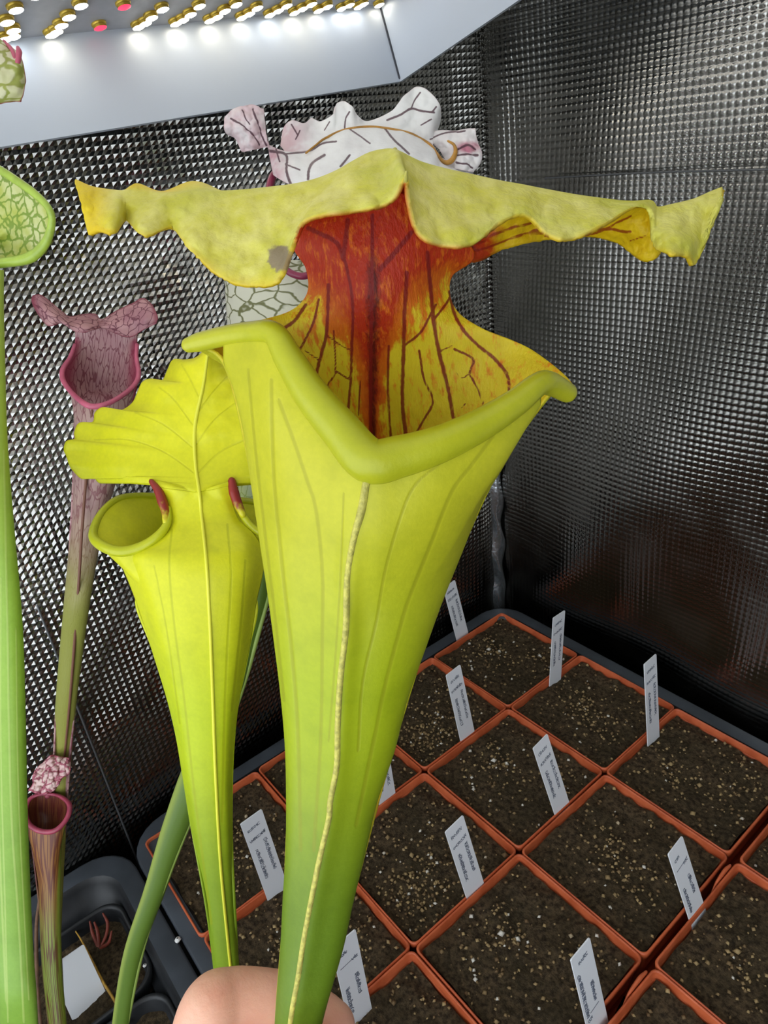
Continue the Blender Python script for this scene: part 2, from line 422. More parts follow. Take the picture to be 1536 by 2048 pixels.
# ------------------------------------------------------------------ trays
def rrect(x0, x1, y0, y1, r, z, n=6):
    pts = []
    for cx, cy, a0 in ((x1 - r, y1 - r, 0), (x0 + r, y1 - r, 90), (x0 + r, y0 + r, 180), (x1 - r, y0 + r, 270)):
        for k in range(n + 1):
            a = math.radians(a0 + 90 * k / n); pts.append((cx + r * math.cos(a), cy + r * math.sin(a), z))
    return np.array(pts)
def tray(name, label, x0, x1, y0, y1, rim, z, depth, steps=False):
    t = thing(name, label, 'tray', ((x0 + x1) / 2, (y0 + y1) / 2, z - depth))
    L = [rrect(x0, x1, y0, y1, .028, z - .007), rrect(x0, x1, y0, y1, .028, z - .001), rrect(x0 + .0015, x1 - .0015, y0 + .0015, y1 - .0015, .027, z),
         rrect(x0 + rim, x1 - rim, y0 + rim, y1 - rim, .022, z - .0005)]
    rb = MB(); rb.grid(np.stack(L), closev=True, flip=True); rb.build('rim', M_TRAY, t)
    L2_ = [L[-1], rrect(x0 + rim + .002, x1 - rim - .002, y0 + rim + .002, y1 - rim - .002, .022, z - .004)]
    q = rim + .002
    if steps:
        L2_ += [rrect(x0 + q + .003, x1 - q - .003, y0 + q + .003, y1 - q - .003, .021, z - .018), rrect(x0 + q + .007, x1 - q - .007, y0 + q + .007, y1 - q - .007, .020, z - .0195)]
        q += .007
    L2_ += [rrect(x0 + q + .002, x1 - q - .002, y0 + q + .002, y1 - q - .002, .020, z - depth + .004), rrect(x0 + q + .006, x1 - q - .006, y0 + q + .006, y1 - q - .006, .018, z - depth),
            rrect(x0 + q + .05, x1 - q - .05, y0 + q + .05, y1 - q - .05, .01, z - depth)]
    rb = MB(); rb.grid(np.stack(L2_), closev=True, flip=True); rb.f.append([rb.n - 28 + i for i in range(28)]); rb.m.append(0)
    rb.build('basin', M_BLACK, t); return t
tray('seed_tray', 'black plastic tray holding the square orange pots', -.015, 4.62 * U, -4.10 * U, .014, .0115, -.002, .08)
tray('pitcher_tray', 'deep black plastic tray with stepped sides holding the black pot', -.015, 4.62 * U, -8.15 * U, -4.125 * U, .0125, -.002, .08, True)

# ------------------------------------------------------------------ orange pots, soil, grit
PS = .0896
def pot_mesh(sz, hgt, r=.0038):
    h = sz / 2; b = MB()
    def L(o, z, rr): return rrect(-h + o, h - o, -h + o, h - o, rr, z, 4)
    W = np.stack([L(.0009 + .010, -hgt, r), L(.0022, -.013, r), L(.0020, -.0060, r), L(.0002, -.0050, r), L(0, -.0008, r), L(.0004, 0, r), L(.0010, 0, r), L(.0014, -.0008, r * .9), L(.0020, -.008, r * .8), L(.0045, -.030, r * .8), L(.011, -hgt + .002, r * .8)])
    b.grid(W, closev=True, flip=True); b.f.append([b.n - 20 + i for i in range(20)]); b.m.append(0)
    b.f.append([i for i in range(20)][::-1]); b.m.append(0)
    return b
POT_ME = pot_mesh(PS, .074).mesh('pot', M_POT)
def soil_mesh(sz, seed, n=44, amp=.0022):
    x = np.linspace(-sz / 2, sz / 2, n); X, Y = np.meshgrid(x, x, indexing='ij')
    Z = fbm(X, Y, 90, seed, 4) * amp + fbm(X, Y, 25, seed + 9, 2) * amp * .9
    b = MB(); b.grid(np.stack([X, Y, Z], -1), flip=False); return b.mesh('soil', M_SOIL), X, Y, Z
ICO = None
def grit_mesh(sz, seed, count, r0=.0006, r1=.0016, spots=None):
    r_ = np.random.default_rng(int(seed)); b = MB()
    base = np.array([[1, 0, 0], [-1, 0, 0], [0, 1, 0], [0, -1, 0], [0, 0, 1], [0, 0, -1]], float)
    fc = [[0, 2, 4], [2, 1, 4], [1, 3, 4], [3, 0, 4], [2, 0, 5], [1, 2, 5], [3, 1, 5], [0, 3, 5]]
    for k in range(count):
        if r_.random() < .5 and spots is not None:
            c = spots[r_.integers(len(spots))]; x, y = c + r_.normal(0, .009, 2)
        else: x, y = r_.uniform(-sz / 2, sz / 2, 2)
        if abs(x) > sz / 2 or abs(y) > sz / 2: continue
        z = mnoise.fractal(Vector((x * 90, y * 90, seed)), 1.0, 2.0, 4) * .0022 + mnoise.fractal(Vector((x * 25, y * 25, seed + 9)), 1.0, 2.0, 2) * .00198
        rr = r_.uniform(r0, r1) * (1.0 if r_.random() < .93 else 1.5)
        V = base * rr * r_.uniform(.6, 1.2, (1, 3)); ang = r_.uniform(0, 6.28)
        Rz = np.array([[math.cos(ang), -math.sin(ang), 0], [math.sin(ang), math.cos(ang), 0], [0, 0, 1]])
        b.add(V @ Rz.T + [x, y, z + rr * .35], fc, {'t': np.full(6, r_.random())})
    return b.mesh('grit', M_GRIT)
SOILS = [soil_mesh(PS - .0065, 1.0 + 3 * k)[0] for k in range(4)]
SPOTS = [np.random.default_rng(k + 30).uniform(-.03, .03, (5, 2)) for k in range(4)]
GRITS = [grit_mesh(PS - .009, 1.0 + 3 * k, 240 if k != 1 else 400, spots=SPOTS[k]) for k in range(4)]
where = {(0,0): 'in the back corner of the tray', (1,0): 'second from the back corner along the silver wall', (2,0): 'third from the back corner along the silver wall', (3,0): 'by the silver wall, beyond the wide gap',
 (0,1): 'second from the back corner along the dark wall', (0,2): 'third from the back corner along the dark wall', (0,3): 'between the dark wall and the pitcher tray',
 (1,1): 'diagonally next to the back corner pot', (2,1): 'on the wide gap, one row off the silver wall', (3,1): 'with moulded tab, one row off the silver wall',
 (1,2): 'two rows from the silver wall, second from the dark wall', (2,2): 'on the wide gap, two rows off the silver wall', (3,2): 'with moulded tab, two rows off the silver wall',
 (1,3): 'beside the pitcher tray, second from the dark wall', (2,3): 'beside the pitcher tray, third from the dark wall', (3,3): 'beside the pitcher tray, beyond the wide gap'}
jit = {(i, j): (random.uniform(-.0006, .0006), random.uniform(-.0006, .0006), random.uniform(-.004, .004)) for i in range(4) for j in range(4)}
for (i, j), wt in where.items():
    ox, oy, oa = jit[(i, j)]
    gx = .0042 if i == 3 else 0.0
    gx += .0012 if (i == 3 and j >= 2) else 0
    loc = ((i + .5) * U + ox + gx, -(j + .5) * U + oy, 0.0)
    t = thing('square_pot', 'square orange pot of soil ' + wt, 'pot', (loc[0], loc[1], -.074), 'square orange seedling pots')
    t.rotation_euler.z = oa
    obj('pot_shell', POT_ME, t, (0, 0, .074))
    so = obj('soil', SOILS[(i * 3 + j) % 4], t, (0, 0, .074 - .0048)); so.rotation_euler.z = 0
    so['kind'] = 'stuff'
    g = obj('grit', GRITS[(i * 3 + j) % 4], t, (0, 0, .074 - .0046)); g['kind'] = 'stuff'
    if i == 3 and j in (1, 2):
        b = MB(); b.sweep([(-PS / 2 - .0012, PS / 2 - .005 - .002, -.0015), (-PS / 2 - .0014, PS / 2 - .012, -.001), (-PS / 2 - .0012, PS / 2 - .021, -.0025), (-PS / 2 - .0008, PS / 2 - .027, -.006)], [.0016, .0022, .0016, .0005], 10, 24, .55)
        o = obj('tab', b.mesh('tab', M_POT), t, (0, 0, .0752))

# ------------------------------------------------------------------ plant labels with pencil handwriting
def tag_mesh(w_, h_, th=.0007):
    b = MB(); y = w_ / 2
    out = [(-y, -.014), (-y * .98, h_ - .0006), (-y * .9, h_), (y * .9, h_), (y * .98, h_ - .0006), (y, -.014), (y * .3, -.024), (-y * .3, -.024)]
    k = len(out)
    V = [(th / 2, a, z) for a, z in out] + [(-th / 2, a, z) for a, z in out]
    b.add(V, [list(range(k)), [2 * k - 1 - i for i in range(k)]] + [[i, (i + k), (i + 1) % k + k, (i + 1) % k] for i in range(k)])
    return b.mesh('label_blade', M_TAG, False)
def scribble(r_, length, height, jag=.0011):
    """one pencilled word as a zigzag line of letter-like strokes, running along +x"""
    words = []; x = 0
    while x < length:
        kind = r_.integers(5); w_ = r_.uniform(.0007, .0013)
        h0 = height * r_.uniform(.55, 1.0)
        if kind == 0: words.append([(x, 0), (x + .1 * w_, h0), (x + w_, h0 * .1), (x + w_, h0)])
        elif kind == 1: words.append([(x + w_, h0 * .9), (x, h0 * .7), (x + w_ * .1, h0 * .1), (x + w_, 0)])
        elif kind == 2: words.append([(x, 0), (x, h0), (x + w_, h0 * .75), (x, h0 * .5), (x + w_, 0)])
        elif kind == 3: words.append([(x, h0 * .5), (x + w_ * .5, 0), (x + w_, h0 * .5), (x + w_ * .5, h0), (x, h0 * .5)])
        else: words.append([(x, h0), (x + w_ * .5, 0), (x + w_, h0)])
        x += w_ * r_.uniform(1.15, 1.5)
    return words
def ink(b, polys, T, r=.00019):
    for p in polys:
        q = [T(x, y) for x, y in p]
        b.sweep(q, [r] * len(q), 4, max(4, len(q) * 3), 1.0, up=(1, .1, .1))
TAGW = .0148
TM = {}
def plant_tag(name, label, base, yaw, lean, tilt, hgt, seed, lines, wid=TAGW, group=None):
    t = thing(name, label, 'plant label', base, group)
    t.rotation_euler = (tilt, lean, yaw)
    key = (round(hgt, 4), wid)
    if key not in TM: TM[key] = tag_mesh(wid, hgt)
    obj('label_blade', TM[key], t)
    if lines:
        r_ = np.random.default_rng(seed); b = MB(); xf = .00040
        W2 = wid / 2
        for kind, pos, off, ln in lines:
            # 'across': runs along the width near the top; 'along': runs down the blade
            if kind == 'across': ink(b, scribble(r_, ln * wid, .0026), lambda x, y, pos=pos, off=off: (xf, -W2 + off * wid + x, hgt - pos * hgt - .0026 + y + x * .12))
            elif kind == 'along': ink(b, scribble(r_, ln * hgt, .0026), lambda x, y, pos=pos, off=off: (xf, -W2 + off * wid + y, hgt - pos * hgt - x))
            else:
                ink(b, [[(0, 0), (ln * wid * .5, .0004), (ln * wid, .0009)]], lambda x, y, pos=pos, off=off: (xf, -W2 + off * wid + x, hgt - pos * hgt + y))
        obj('handwriting', b.mesh('handwriting', M_INK), t)
    return t
A2 = [('across', .10, .18, .55), ('across', .22, .12, .70), ('along', .36, .22, .36), ('along', .30, .66, .38)]
A3 = [('across', .09, .28, .40), ('along', .22, .10, .52), ('along', .42, .58, .22), ('line', .72, .30, .45), ('across', .76, .12, .2)]
A4 = [('across', .12, .2, .3), ('line', .27, .15, .70), ('across', .24, .62, .25), ('along', .52, .16, .32), ('along', .44, .62, .24)]
LBL = {'a': ((926, 1278), (898, 1168), 'white label standing between the back corner pot and the dark wall', A2),
 'b': ((1110, 1365), (1118, 1228), 'white label leaning in the back corner pot', A2),
 'c': ((1307, 1484), (1300, 1318), 'white pencilled label in the pot second along the silver wall', A2),
 'd': ((937, 1482), (906, 1340), 'white label in the pot second along the dark wall', A2),
 'e': ((1127, 1627), (1080, 1482), 'white pencilled label in the pot diagonally next to the back corner pot', A2),
 'f': ((953, 1790), (908, 1647), 'white label in the second row pot, third from the silver wall', A2),
 'g': ((556, 1788), (502, 1633), 'white pencilled label in the pot by the gap between the trays', A2),
 'h': ((776, 1607), (757, 1495), 'white label half behind the held pitcher, third along the dark wall', A2),
 'i': ((1396, 1834), (1350, 1690), 'white label tilted over the wide black gap between pots', A4),
 'j': ((1197, 2058), (1160, 1897), 'white label with long pencilled name in the pot beside the wide gap', A3),
 'k': ((722, 2038), (687, 1878), 'white label with short pencilled lines standing beside the hand', A4)}
for k, (bp, tp, lb, ls) in LBL.items():
    g0 = ground(bp[0], bp[1], -.0052); dr = ray(*tp)
    sol = np.linalg.lstsq(np.array([dr, [0, 0, -1.0]]).T, g0 - CAM, rcond=None)[0]
    topw = CAM + dr * sol[0]; zz = topw - g0; hg = float(np.linalg.norm(zz)); zz /= hg
    yy_ = np.array([0, 1.0, 0]); yy_ -= zz * (yy_ @ zz); yy_ /= np.linalg.norm(yy_); xx = np.cross(yy_, zz)
    t = plant_tag('plant_label', lb, tuple(g0), 0, 0, 0, hg, ord(k), ls, group='white plant labels in the orange pots')
    t.rotation_euler = Matrix([[xx[r], yy_[r], zz[r]] for r in range(3)]).to_euler()

# ------------------------------------------------------------------ materials: the plants
def leafcol(m, c_top, c_mid, c_low, speck=.10, nsc=700):
    h = m.attr('h')
    c = m.mix(m.remap(h, .0, .5), c_top, c_mid); c = m.mix(m.remap(h, .5, 1.0), c, c_low)
    n = m.noise(nsc, 4, .6); n2 = m.noise(120, 3)
    dark = m.mix(1.0, c, (.62, .66, .5, 1), 'MULTIPLY'); light = m.mix(1.0, c, (1.22, 1.18, 1.3, 1), 'MULTIPLY')
    c = m.mix(m.remap(n, .35, .7, 0, speck * 3), c, light); c = m.mix(m.remap(n2, .45, .75, 0, speck * 2.5), c, dark)
    return c
def mat_leaf(name, c_top, c_mid, c_low, vein=S(110, 120, 20), vstr=.5, trans=.28, rough=.42, inside=None, bsc=900, bst=.18):
    m = NT(name); c = leafcol(m, c_top, c_mid, c_low)
    vd = m.math('ADD', m.attr('vd'), m.math('MULTIPLY', m.math('SUBTRACT', m.noise(900, 3), .5), .35))
    v = m.remap(vd, .5, 1.6, vstr, 0)
    c = m.mix(v, c, vein)
    if inside is not None: c = m.mix(m.attr('side'), c, inside)
    m.bump(m.math('ADD', m.math('MULTIPLY', m.noise(bsc, 3), .4), m.math('MULTIPLY', m.remap(vd, .3, 1.8, -1, 0), .5)), bst, .0008)
    return m.fin(c, rough, trans=trans, spec=.4)
M_TUBE = mat_leaf('yellow_green_pitcher', S(204, 202, 42), S(174, 190, 26), S(108, 138, 28), vein=S(150, 146, 24), vstr=.40, trans=.24)
M_LIP = mat_leaf('green_rolled_lip', S(224, 220, 48), S(206, 206, 34), S(222, 218, 44), trans=0, rough=.38)
M_SEAM = plain('wing_seam', S(188, 180, 84), .55, nz=.25, nsc=700, bump=.4, bsc=1200)
def mat_lid():
    m = NT('pitcher_hood'); c = m.mix(m.remap(m.noise(150, 4, .6), .3, .72), S(220, 216, 74), S(236, 232, 130))
    c = m.mix(m.remap(m.noise(60, 3), .45, .7, 0, .55), c, S(198, 202, 56))
    c = m.mix(m.remap(m.attr('yel'), 0, 1), c, S(236, 208, 18))
    # underside: orange towards the throat, red veins
    red = m.math('ADD', m.attr('red'), m.math('MULTIPLY', m.math('SUBTRACT', m.noise(420, 4), .5), .7))
    u = m.mix(m.remap(m.noise(300, 4), .3, .7), S(226, 188, 12), S(240, 208, 30)); u = m.mix(m.remap(red, .25, .75), u, S(190, 58, 14))
    vd = m.math('ADD', m.attr('vd'), m.math('MULTIPLY', m.math('SUBTRACT', m.noise(700, 3), .5), 1.0))
    u = m.mix(m.remap(vd, .6, 1.5, .85, 0), u, S(150, 34, 16))
    c = m.mix(m.attr('side'), c, u)
    c = m.mix(m.remap(m.math('ADD', m.attr('spot'), m.math('MULTIPLY', m.noise(500, 4), .7)), .75, 1.0), c, S(156, 140, 110))
    c = m.mix(m.remap(m.attr('edge'), .3, 1.0, 0, .32), c, S(206, 160, 40))
    m.bump(m.math('ADD', m.noise(110, 5, .6), m.math('MULTIPLY', m.noise(900, 3), .25)), .45, .002)
    return m.fin(c, .5, trans=.26, spec=.35)
M_LID = mat_lid()
def mat_throat():
    m = NT('red_veined_throat')
    st = m.mapv(m.co(), (1, 1, .35))
    n1 = m.noise(520, 5, .65, st); n2 = m.noise(130, 4); n3 = m.noise(1400, 3, .6, st)
    r = m.math('ADD', m.attr('red'), m.math('MULTIPLY', m.math('SUBTRACT', n1, .5), 1.15))
    r = m.math('ADD', r, m.math('MULTIPLY', m.math('SUBTRACT', n2, .5), .8))
    c = m.mix(m.remap(n2, .3, .7), S(252, 228, 46), S(240, 214, 38))
    c = m.mix(m.remap(r, .22, .52), c, S(226, 116, 18)); c = m.mix(m.remap(r, .48, .95), c, S(192, 50, 14))
    c = m.mix(m.remap(n1, .50, .70, 0, .85), c, S(244, 132, 26)); dk = m.math('ADD', m.attr('dark'), m.math('MULTIPLY', m.math('SUBTRACT', n3, .5), .8))
    c = m.mix(m.remap(dk, .35, .9), c, S(98, 18, 10))
    vd = m.math('ADD', m.attr('vd'), m.math('MULTIPLY', m.math('SUBTRACT', n3, .5), 1.3))
    c = m.mix(m.remap(vd, .55, 1.35, .92, 0), c, S(138, 26, 22))
    c = m.mix(m.attr('side'), c, S(186, 184, 34))
    m.bump(m.math('ADD', m.math('MULTIPLY', n3, .6), m.math('MULTIPLY', n1, .5)), .45, .0012)
    return m.fin(c, .48, trans=.16, spec=.35)
M_THROAT = mat_throat()

def netted(name, base, vein, scale, stretch, width, base2=None, rough=.45, trans=.2, hmix=None, hr=(.4, .9), warp=.5, use_vd=False, rim=None):
    """pale skin with a net of coloured veins laid out along the surface (su, sv in cm)"""
    m = NT(name)
    v = m.vec(m.math('MULTIPLY', m.attr('su'), stretch[0]), m.math('MULTIPLY', m.attr('sv'), stretch[1]), 0.0)
    v = m.warp(v, 1.7, warp)
    e = m.vor(scale, v); f = m.remap(e, width * .35, width, .9, 0)
    b = m.mix(m.remap(m.noise(90, 3), .35, .65), base, base2 or base)
    c = m.mix(f, b, vein)
    if use_vd: c = m.mix(m.remap(m.math('ADD', m.attr('vd'), m.math('MULTIPLY', m.noise(800, 3), .6)), .7, 1.6, .9, 0), c, vein)
    if hmix is not None: c = m.mix(m.remap(m.math('ADD', m.attr('h'), m.math('MULTIPLY', m.math('SUBTRACT', m.noise(60, 3), .5), .15)), *hr), c, hmix)
    if rim is not None: c = m.mix(m.remap(m.attr('edge'), .15, 1.0, 0, .85), c, rim)
    m.bump(m.math('ADD', m.noise(160, 4), m.math('MULTIPLY', f, -.4)), .3, .0012)
    return m.fin(c, rough, trans=trans, spec=.4)

# ------------------------------------------------------------------ plant builders
def interp_rows(rows, y):
    R = np.array(rows, float); return [np.interp(y, R[:, 0], R[:, k]) for k in range(1, R.shape[1])]
def smooth_rows(rows, step=12):
    R = np.array(rows, float); t = np.linspace(0, len(R) - 1, (len(R) - 1) * 10 + 1); return cr(R, t=t)
def lerp_rows(SR, y):
    return [np.interp(y, SR[:, 0], SR[:, k]) for k in range(1, SR.shape[1])]
def surf_uv(W):
    du = np.linalg.norm(np.diff(W, axis=1), axis=-1).mean(0); dv = np.linalg.norm(np.diff(W, axis=0), axis=-1).mean(1)
    su = np.r_[0, np.cumsum(du)] * 100; sv = np.r_[0, np.cumsum(dv)] * 100
    return np.broadcast_to(su[None] - su.mean(), W.shape[:2]), np.broadcast_to(sv[:, None], W.shape[:2])
def front_wall(lip, sil, ybot, nr=90, nc=70, k=.85, veins=(), th=.0011, keel=None, y_h=(900, 2100)):
    """outer wall facing us: hangs from the lip path and follows the silhouettes (y, xl, xr, depth) below it"""
    SR = smooth_rows(sil); L = resample(lip, nc)
    a = np.linspace(0, np.pi, nc); s_even = (1 - np.cos(a)) / 2
    t = np.linspace(0, 1, nr) ** 1.15
    X = np.zeros((nr, nc)); Y = np.zeros((nr, nc)); D = np.zeros((nr, nc))
    for r, tv in enumerate(t):
        y = L[:, 1] * (1 - tv) + ybot * tv
        xl, xr, dc = lerp_rows(SR, y)
        s0 = np.clip((L[:, 0] - xl) / (xr - xl), 0, 1)
        bl = sstep(0, .30, tv)
        s_ = s0 * (1 - bl) + s_even * bl
        x = xl + (xr - xl) * s_
        hw = (xr - xl) / 2 * dc / F
        d = dc - k * hw * np.sqrt(np.clip(1 - (2 * s_ - 1) ** 2, 0, 1))
        b2 = sstep(0, .22, tv)
        d = L[:, 2] * (1 - b2) + d * b2
        if keel is not None:
            kx = np.interp(y, *np.array(keel, float).T[::-1][:2]) if False else np.interp(y, [q[1] for q in keel], [q[0] for q in keel])
            d = d - .0022 * np.exp(-((x - kx) / 26.0) ** 2) * sstep(.02, .2, tv)
        X[r], Y[r], D[r] = x, y, d
    W = pix(X, Y, D)
    at = {'vd': vdist(X, Y, veins) if len(veins) else np.full(X.shape, 9.0), 'h': sstep(y_h[0], y_h[1], Y)}
    at['su'], at['sv'] = surf_uv(W)
    return W, at, X, Y
def back_wall(rows, sil, ybot, y_from, nr=120, nc=60, k=.85, n_low=7):
    """inner back wall: given control rows, then the silhouettes down to ybot"""
    SR = smooth_rows(sil); rows = [list(r) for r in rows]; m = len(rows[0])
    for y in np.linspace(y_from, ybot, n_low):
        xl, xr, dc = [float(v) for v in lerp_rows(SR, y)]
        hw = (xr - xl) / 2 * dc / F
        row = []
        for q in np.linspace(0, 1, m):
            s_ = (1 - math.cos(math.pi * q)) / 2
            row.append((xl + (xr - xl) * s_, y, dc + k * hw * math.sqrt(max(0, 1 - (2 * s_ - 1) ** 2))))
        rows.append(row)
    G = cgrid(rows, nr, nc)
    return G[..., 0], G[..., 1], pixa(G)
def ring_tube(mb, sil, k=.9, nr=80, nc=36, y0=None, y1=None, hrange=None, veins=()):
    """closed round tube from silhouettes (y, xl, xr, depth) - each ring level with the picture's row"""
    SR = smooth_rows(sil); y0 = sil[0][0] if y0 is None else y0; y1 = sil[-1][0] if y1 is None else y1
    y = np.linspace(y0, y1, nr); xl, xr, dc = lerp_rows(SR, y)
    cx = (xl + xr) / 2; hw = (xr - xl) / 2
    th = np.linspace(0, 2 * np.pi, nc, endpoint=False)
    X = cx[:, None] - hw[:, None] * np.cos(th); D = dc[:, None] - k * (hw * dc / F)[:, None] * np.sin(th)
    X = cx[:, None] + (X - cx[:, None]) * dc[:, None] / D * 1.0
    Y = np.repeat(y[:, None], nc, 1)
    W = pix(X, Y, D); at = {'h': np.repeat(np.linspace(0, 1, nr)[:, None], nc, 1) if hrange is None else sstep(hrange[0], hrange[1], Y)}
    su, sv = surf_uv(W); at['su'] = su; at['sv'] = sv; at['vd'] = vdist(X, Y, veins) if len(veins) else np.full(X.shape, 9.0)
    mb.grid(W, at, closev=True)
    mb.f.append([mb.n - nc + i for i in range(nc)]); mb.m.append(0)
    return W
def px_sweep(mb, pts, ns=14, n=80, flat=1.0, closed=False, **kw):
    """sweep along (x, y, depth, radius in px)"""
    P = np.array(pts, float); W = pixa(P[:, :3]); r = P[:, 3] * P[:, 2] / F
    return mb.sweep(W, r, ns, n, flat, closed=closed, up=-M[2], **kw)
def patch(rows, nr, nc, th, veins=(), wav=0.0, wsc=20.0, seed=1.0, edgeband=.10):
    """free sheet from control rows of (x, y, depth)"""
    G = cgrid(rows, nr, nc); X, Y = G[..., 0], G[..., 1]
    if wav: G[..., 2] += fbm(X / F, Y / F, wsc, seed, 2) * wav
    W = pixa(G)
    r_ = np.linspace(0, 1, nr)[:, None]; c_ = np.linspace(0, 1, nc)[None]
    e = np.minimum(np.minimum(r_, 1 - r_) + 0 * c_, np.minimum(c_, 1 - c_) + 0 * r_)
    at = {'vd': vdist(X, Y, veins) if len(veins) else np.full(X.shape, 9.0), 'edge': 1 - sstep(0, edgeband, e)}
    at['su'], at['sv'] = surf_uv(W)
    return W, at, X, Y

# ------------------------------------------------------------------ the held yellow pitcher
foot = ground(500, 2420, -.02)
main = thing('yellow_pitcher', 'large yellow trumpet pitcher with a red throat held in the hand', 'pitcher plant', pix(592, 2380, .225))
SIL = [(640, 400, 1120, .160), (700, 438, 1125, .160), (770, 468, 1100, .160), (860, 490, 1045, .161), (940, 502, 998, .162), (1000, 511, 962, .163), (1100, 526, 922, .165), (1200, 541, 882, .167), (1300, 554, 846, .169), (1400, 566, 811, .172),
       (1500, 574, 786, .175), (1600, 576, 752, .178), (1700, 575, 728, .180), (1800, 569, 704, .183), (1900, 564, 682, .186), (2048, 553, 641, .190), (2200, 548, 618, .205), (2380, 560, 606, .225)]
LIP = [(378, 690, .157, 15), (400, 684, .156, 19), (450, 672, .152, 20), (505, 664, .147, 21), (548, 668, .1425, 24), (578, 718, .141, 30), (622, 788, .1395, 36), (680, 858, .138, 41), (738, 920, .1365, 47), (800, 913, .137, 43),
       (880, 888, .138, 38), (960, 850, .1405, 33), (1030, 806, .1435, 28), (1078, 768, .147, 24), (1102, 768, .151, 24), (1134, 785, .156, 20)]
SEAM = [(732, 960), (722, 1020), (706, 1080), (697, 1160), (690, 1260), (682, 1360), (678, 1450), (672, 1530), (662, 1600), (655, 1640), (640, 1720), (624, 1800), (610, 1880), (596, 1960), (582, 2048), (572, 2200), (578, 2380)]
TV = [([(546, 760), (548, 860), (552, 960), (560, 1050), (572, 1170), (587, 1304), (599, 1469), (604, 1700)], 5), ([(560, 800), (590, 880), (617, 960), (635, 1020), (647, 1140), (647, 1260), (644, 1469), (630, 1700)], 5),
      ([(880, 925), (829, 970), (799, 1035), (769, 1140), (751, 1244), (724, 1364), (715, 1500)], 4), ([(985, 870), (940, 930), (900, 984), (859, 1086), (814, 1200), (793, 1274), (766, 1379), (748, 1469), (710, 1650)], 5),
      ([(500, 740), (515, 900), (532, 1050), (550, 1200), (572, 1400)], 4), ([(690, 985), (684, 1150), (672, 1330), (660, 1480)], 3)]
W, at, X, Y = front_wall([p[:3] for p in LIP[2:-2]], SIL, 2380, nr=170, nc=220, k=.80, veins=[(q, w_ * 1.3) for q, w_ in TV], keel=SEAM, y_h=(800, 2050))
mb = MB(); mb.sheet(W, .0010, at); tube = mb.build('tube_wall', M_TUBE, main)
FW = (W, X, Y)
# rolled lip
mb = MB(); px_sweep(mb, LIP, 20, 140, 1.0, attrs={}); mb.build('rolled_lip', M_LIP, main)
# the raised wing seam down the front
def on_front(x, y):
    i = np.argmin((X - x) ** 2 + (Y - y) ** 2); return W.reshape(-1, 3)[i]
pp = [on_front(x, y) + (CAM - on_front(x, y)) / np.linalg.norm(CAM - on_front(x, y)) * .0004 for x, y in SEAM]
mb = MB(); mb.sweep(pp, [.0010, .0011] + [.0009] * (len(pp) - 3) + [.0006], 8, 160, .8); mb.build('wing_seam', M_SEAM, main)
# throat
TR = [[(640, 405, .163), (700, 388, .158), (770, 378, .156), (835, 402, .158), (900, 445, .163)],
      [(588, 482, .168), (670, 462, .160), (765, 452, .158), (850, 472, .160), (948, 510, .168)],
      [(614, 536, .170), (680, 535, .162), (755, 530, .160), (830, 540, .162), (904, 549, .170)],
      [(617, 586, .171), (680, 590, .164), (752, 590, .162), (820, 590, .164), (898, 588, .171)],
      [(585, 622, .170), (665, 640, .167), (750, 645, .166), (830, 640, .167), (916, 627, .170)],
      [(520, 642, .168), (640, 690, .171), (748, 700, .171), (850, 690, .171), (962, 656, .168)],
      [(432, 662, .163), (600, 740, .174), (746, 760, .176), (880, 740, .174), (1060, 698, .166)],
      [(382, 686, .157), (580, 790, .176), (745, 820, .180), (900, 800, .176), (1146, 770, .158)],
      [(450, 730, .157), (590, 850, .178), (742, 890, .184), (900, 860, .178), (1100, 790, .157)]]
Xt, Yt, Wt = back_wall(TR, SIL, 2380, 960, nr=300, nc=150, k=.80, n_low=6)
TVN = [([(812, 545), (808, 620), (807, 691), (805, 800), (813, 876)], 8), ([(853, 504), (858, 570), (866, 640), (878, 702), (895, 768), (908, 835)], 8), ([(838, 700), (848, 757), (867, 800), (848, 839), (829, 872)], 5),
       ([(909, 697), (947, 718), (941, 746), (958, 779), (971, 816)], 5), ([(897, 585), (906, 625), (925, 658), (952, 686), (990, 718), (1016, 752), (1020, 782)], 7), ([(690, 511), (706, 600), (704, 691), (701, 768), (695, 835)], 6),
       ([(660, 570), (657, 630), (652, 675), (638, 724), (627, 770)], 7), ([(640, 600), (630, 640), (610, 680), (586, 720)], 5), ([(613, 612), (590, 642), (562, 660), (540, 668)], 7), ([(668, 660), (671, 740), (657, 768), (662, 802)], 4),
       ([(671, 740), (698, 757)], 4), ([(777, 690), (776, 780), (782, 874)], 5), ([(807, 690), (840, 664), (858, 632), (870, 610)], 5), ([(619, 457), (673, 484), (690, 520)], 9), ([(697, 441), (689, 511)], 10), ([(822, 465), (790, 505), (759, 540)], 10),
       ([(866, 640), (890, 610), (900, 590)], 5), ([(745, 430), (744, 560), (742, 700), (741, 880)], 7), ([(654, 669), (684, 690), (704, 700)], 3), ([(878, 702), (905, 690)], 3), ([(941, 746), (925, 756), (915, 745)], 3), ([(925, 775), (935, 800), (925, 815)], 3),
       ([(610, 700), (640, 720)], 3), ([(720, 760), (718, 830)], 4)]
vd = vdist(Xt, Yt, TVN)
cw = 44 - 22 * sstep(560, 860, Yt)
cb = np.exp(-((Xt - 748) / cw) ** 2)
red = .88 * sstep(630, 480, Yt) + .55 * sstep(760, 600, Yt) * np.exp(-((Xt - 740) / 120) ** 2) + .75 * cb + .18 * sstep(900, 640, Yt) * np.exp(-((Xt - 690) / 95) ** 2)
red *= 1 - .75 * sstep(930, 1010, Xt) * sstep(560, 640, Yt); red *= 1 - .9 * sstep(575, 520, Xt) * sstep(600, 640, Yt)
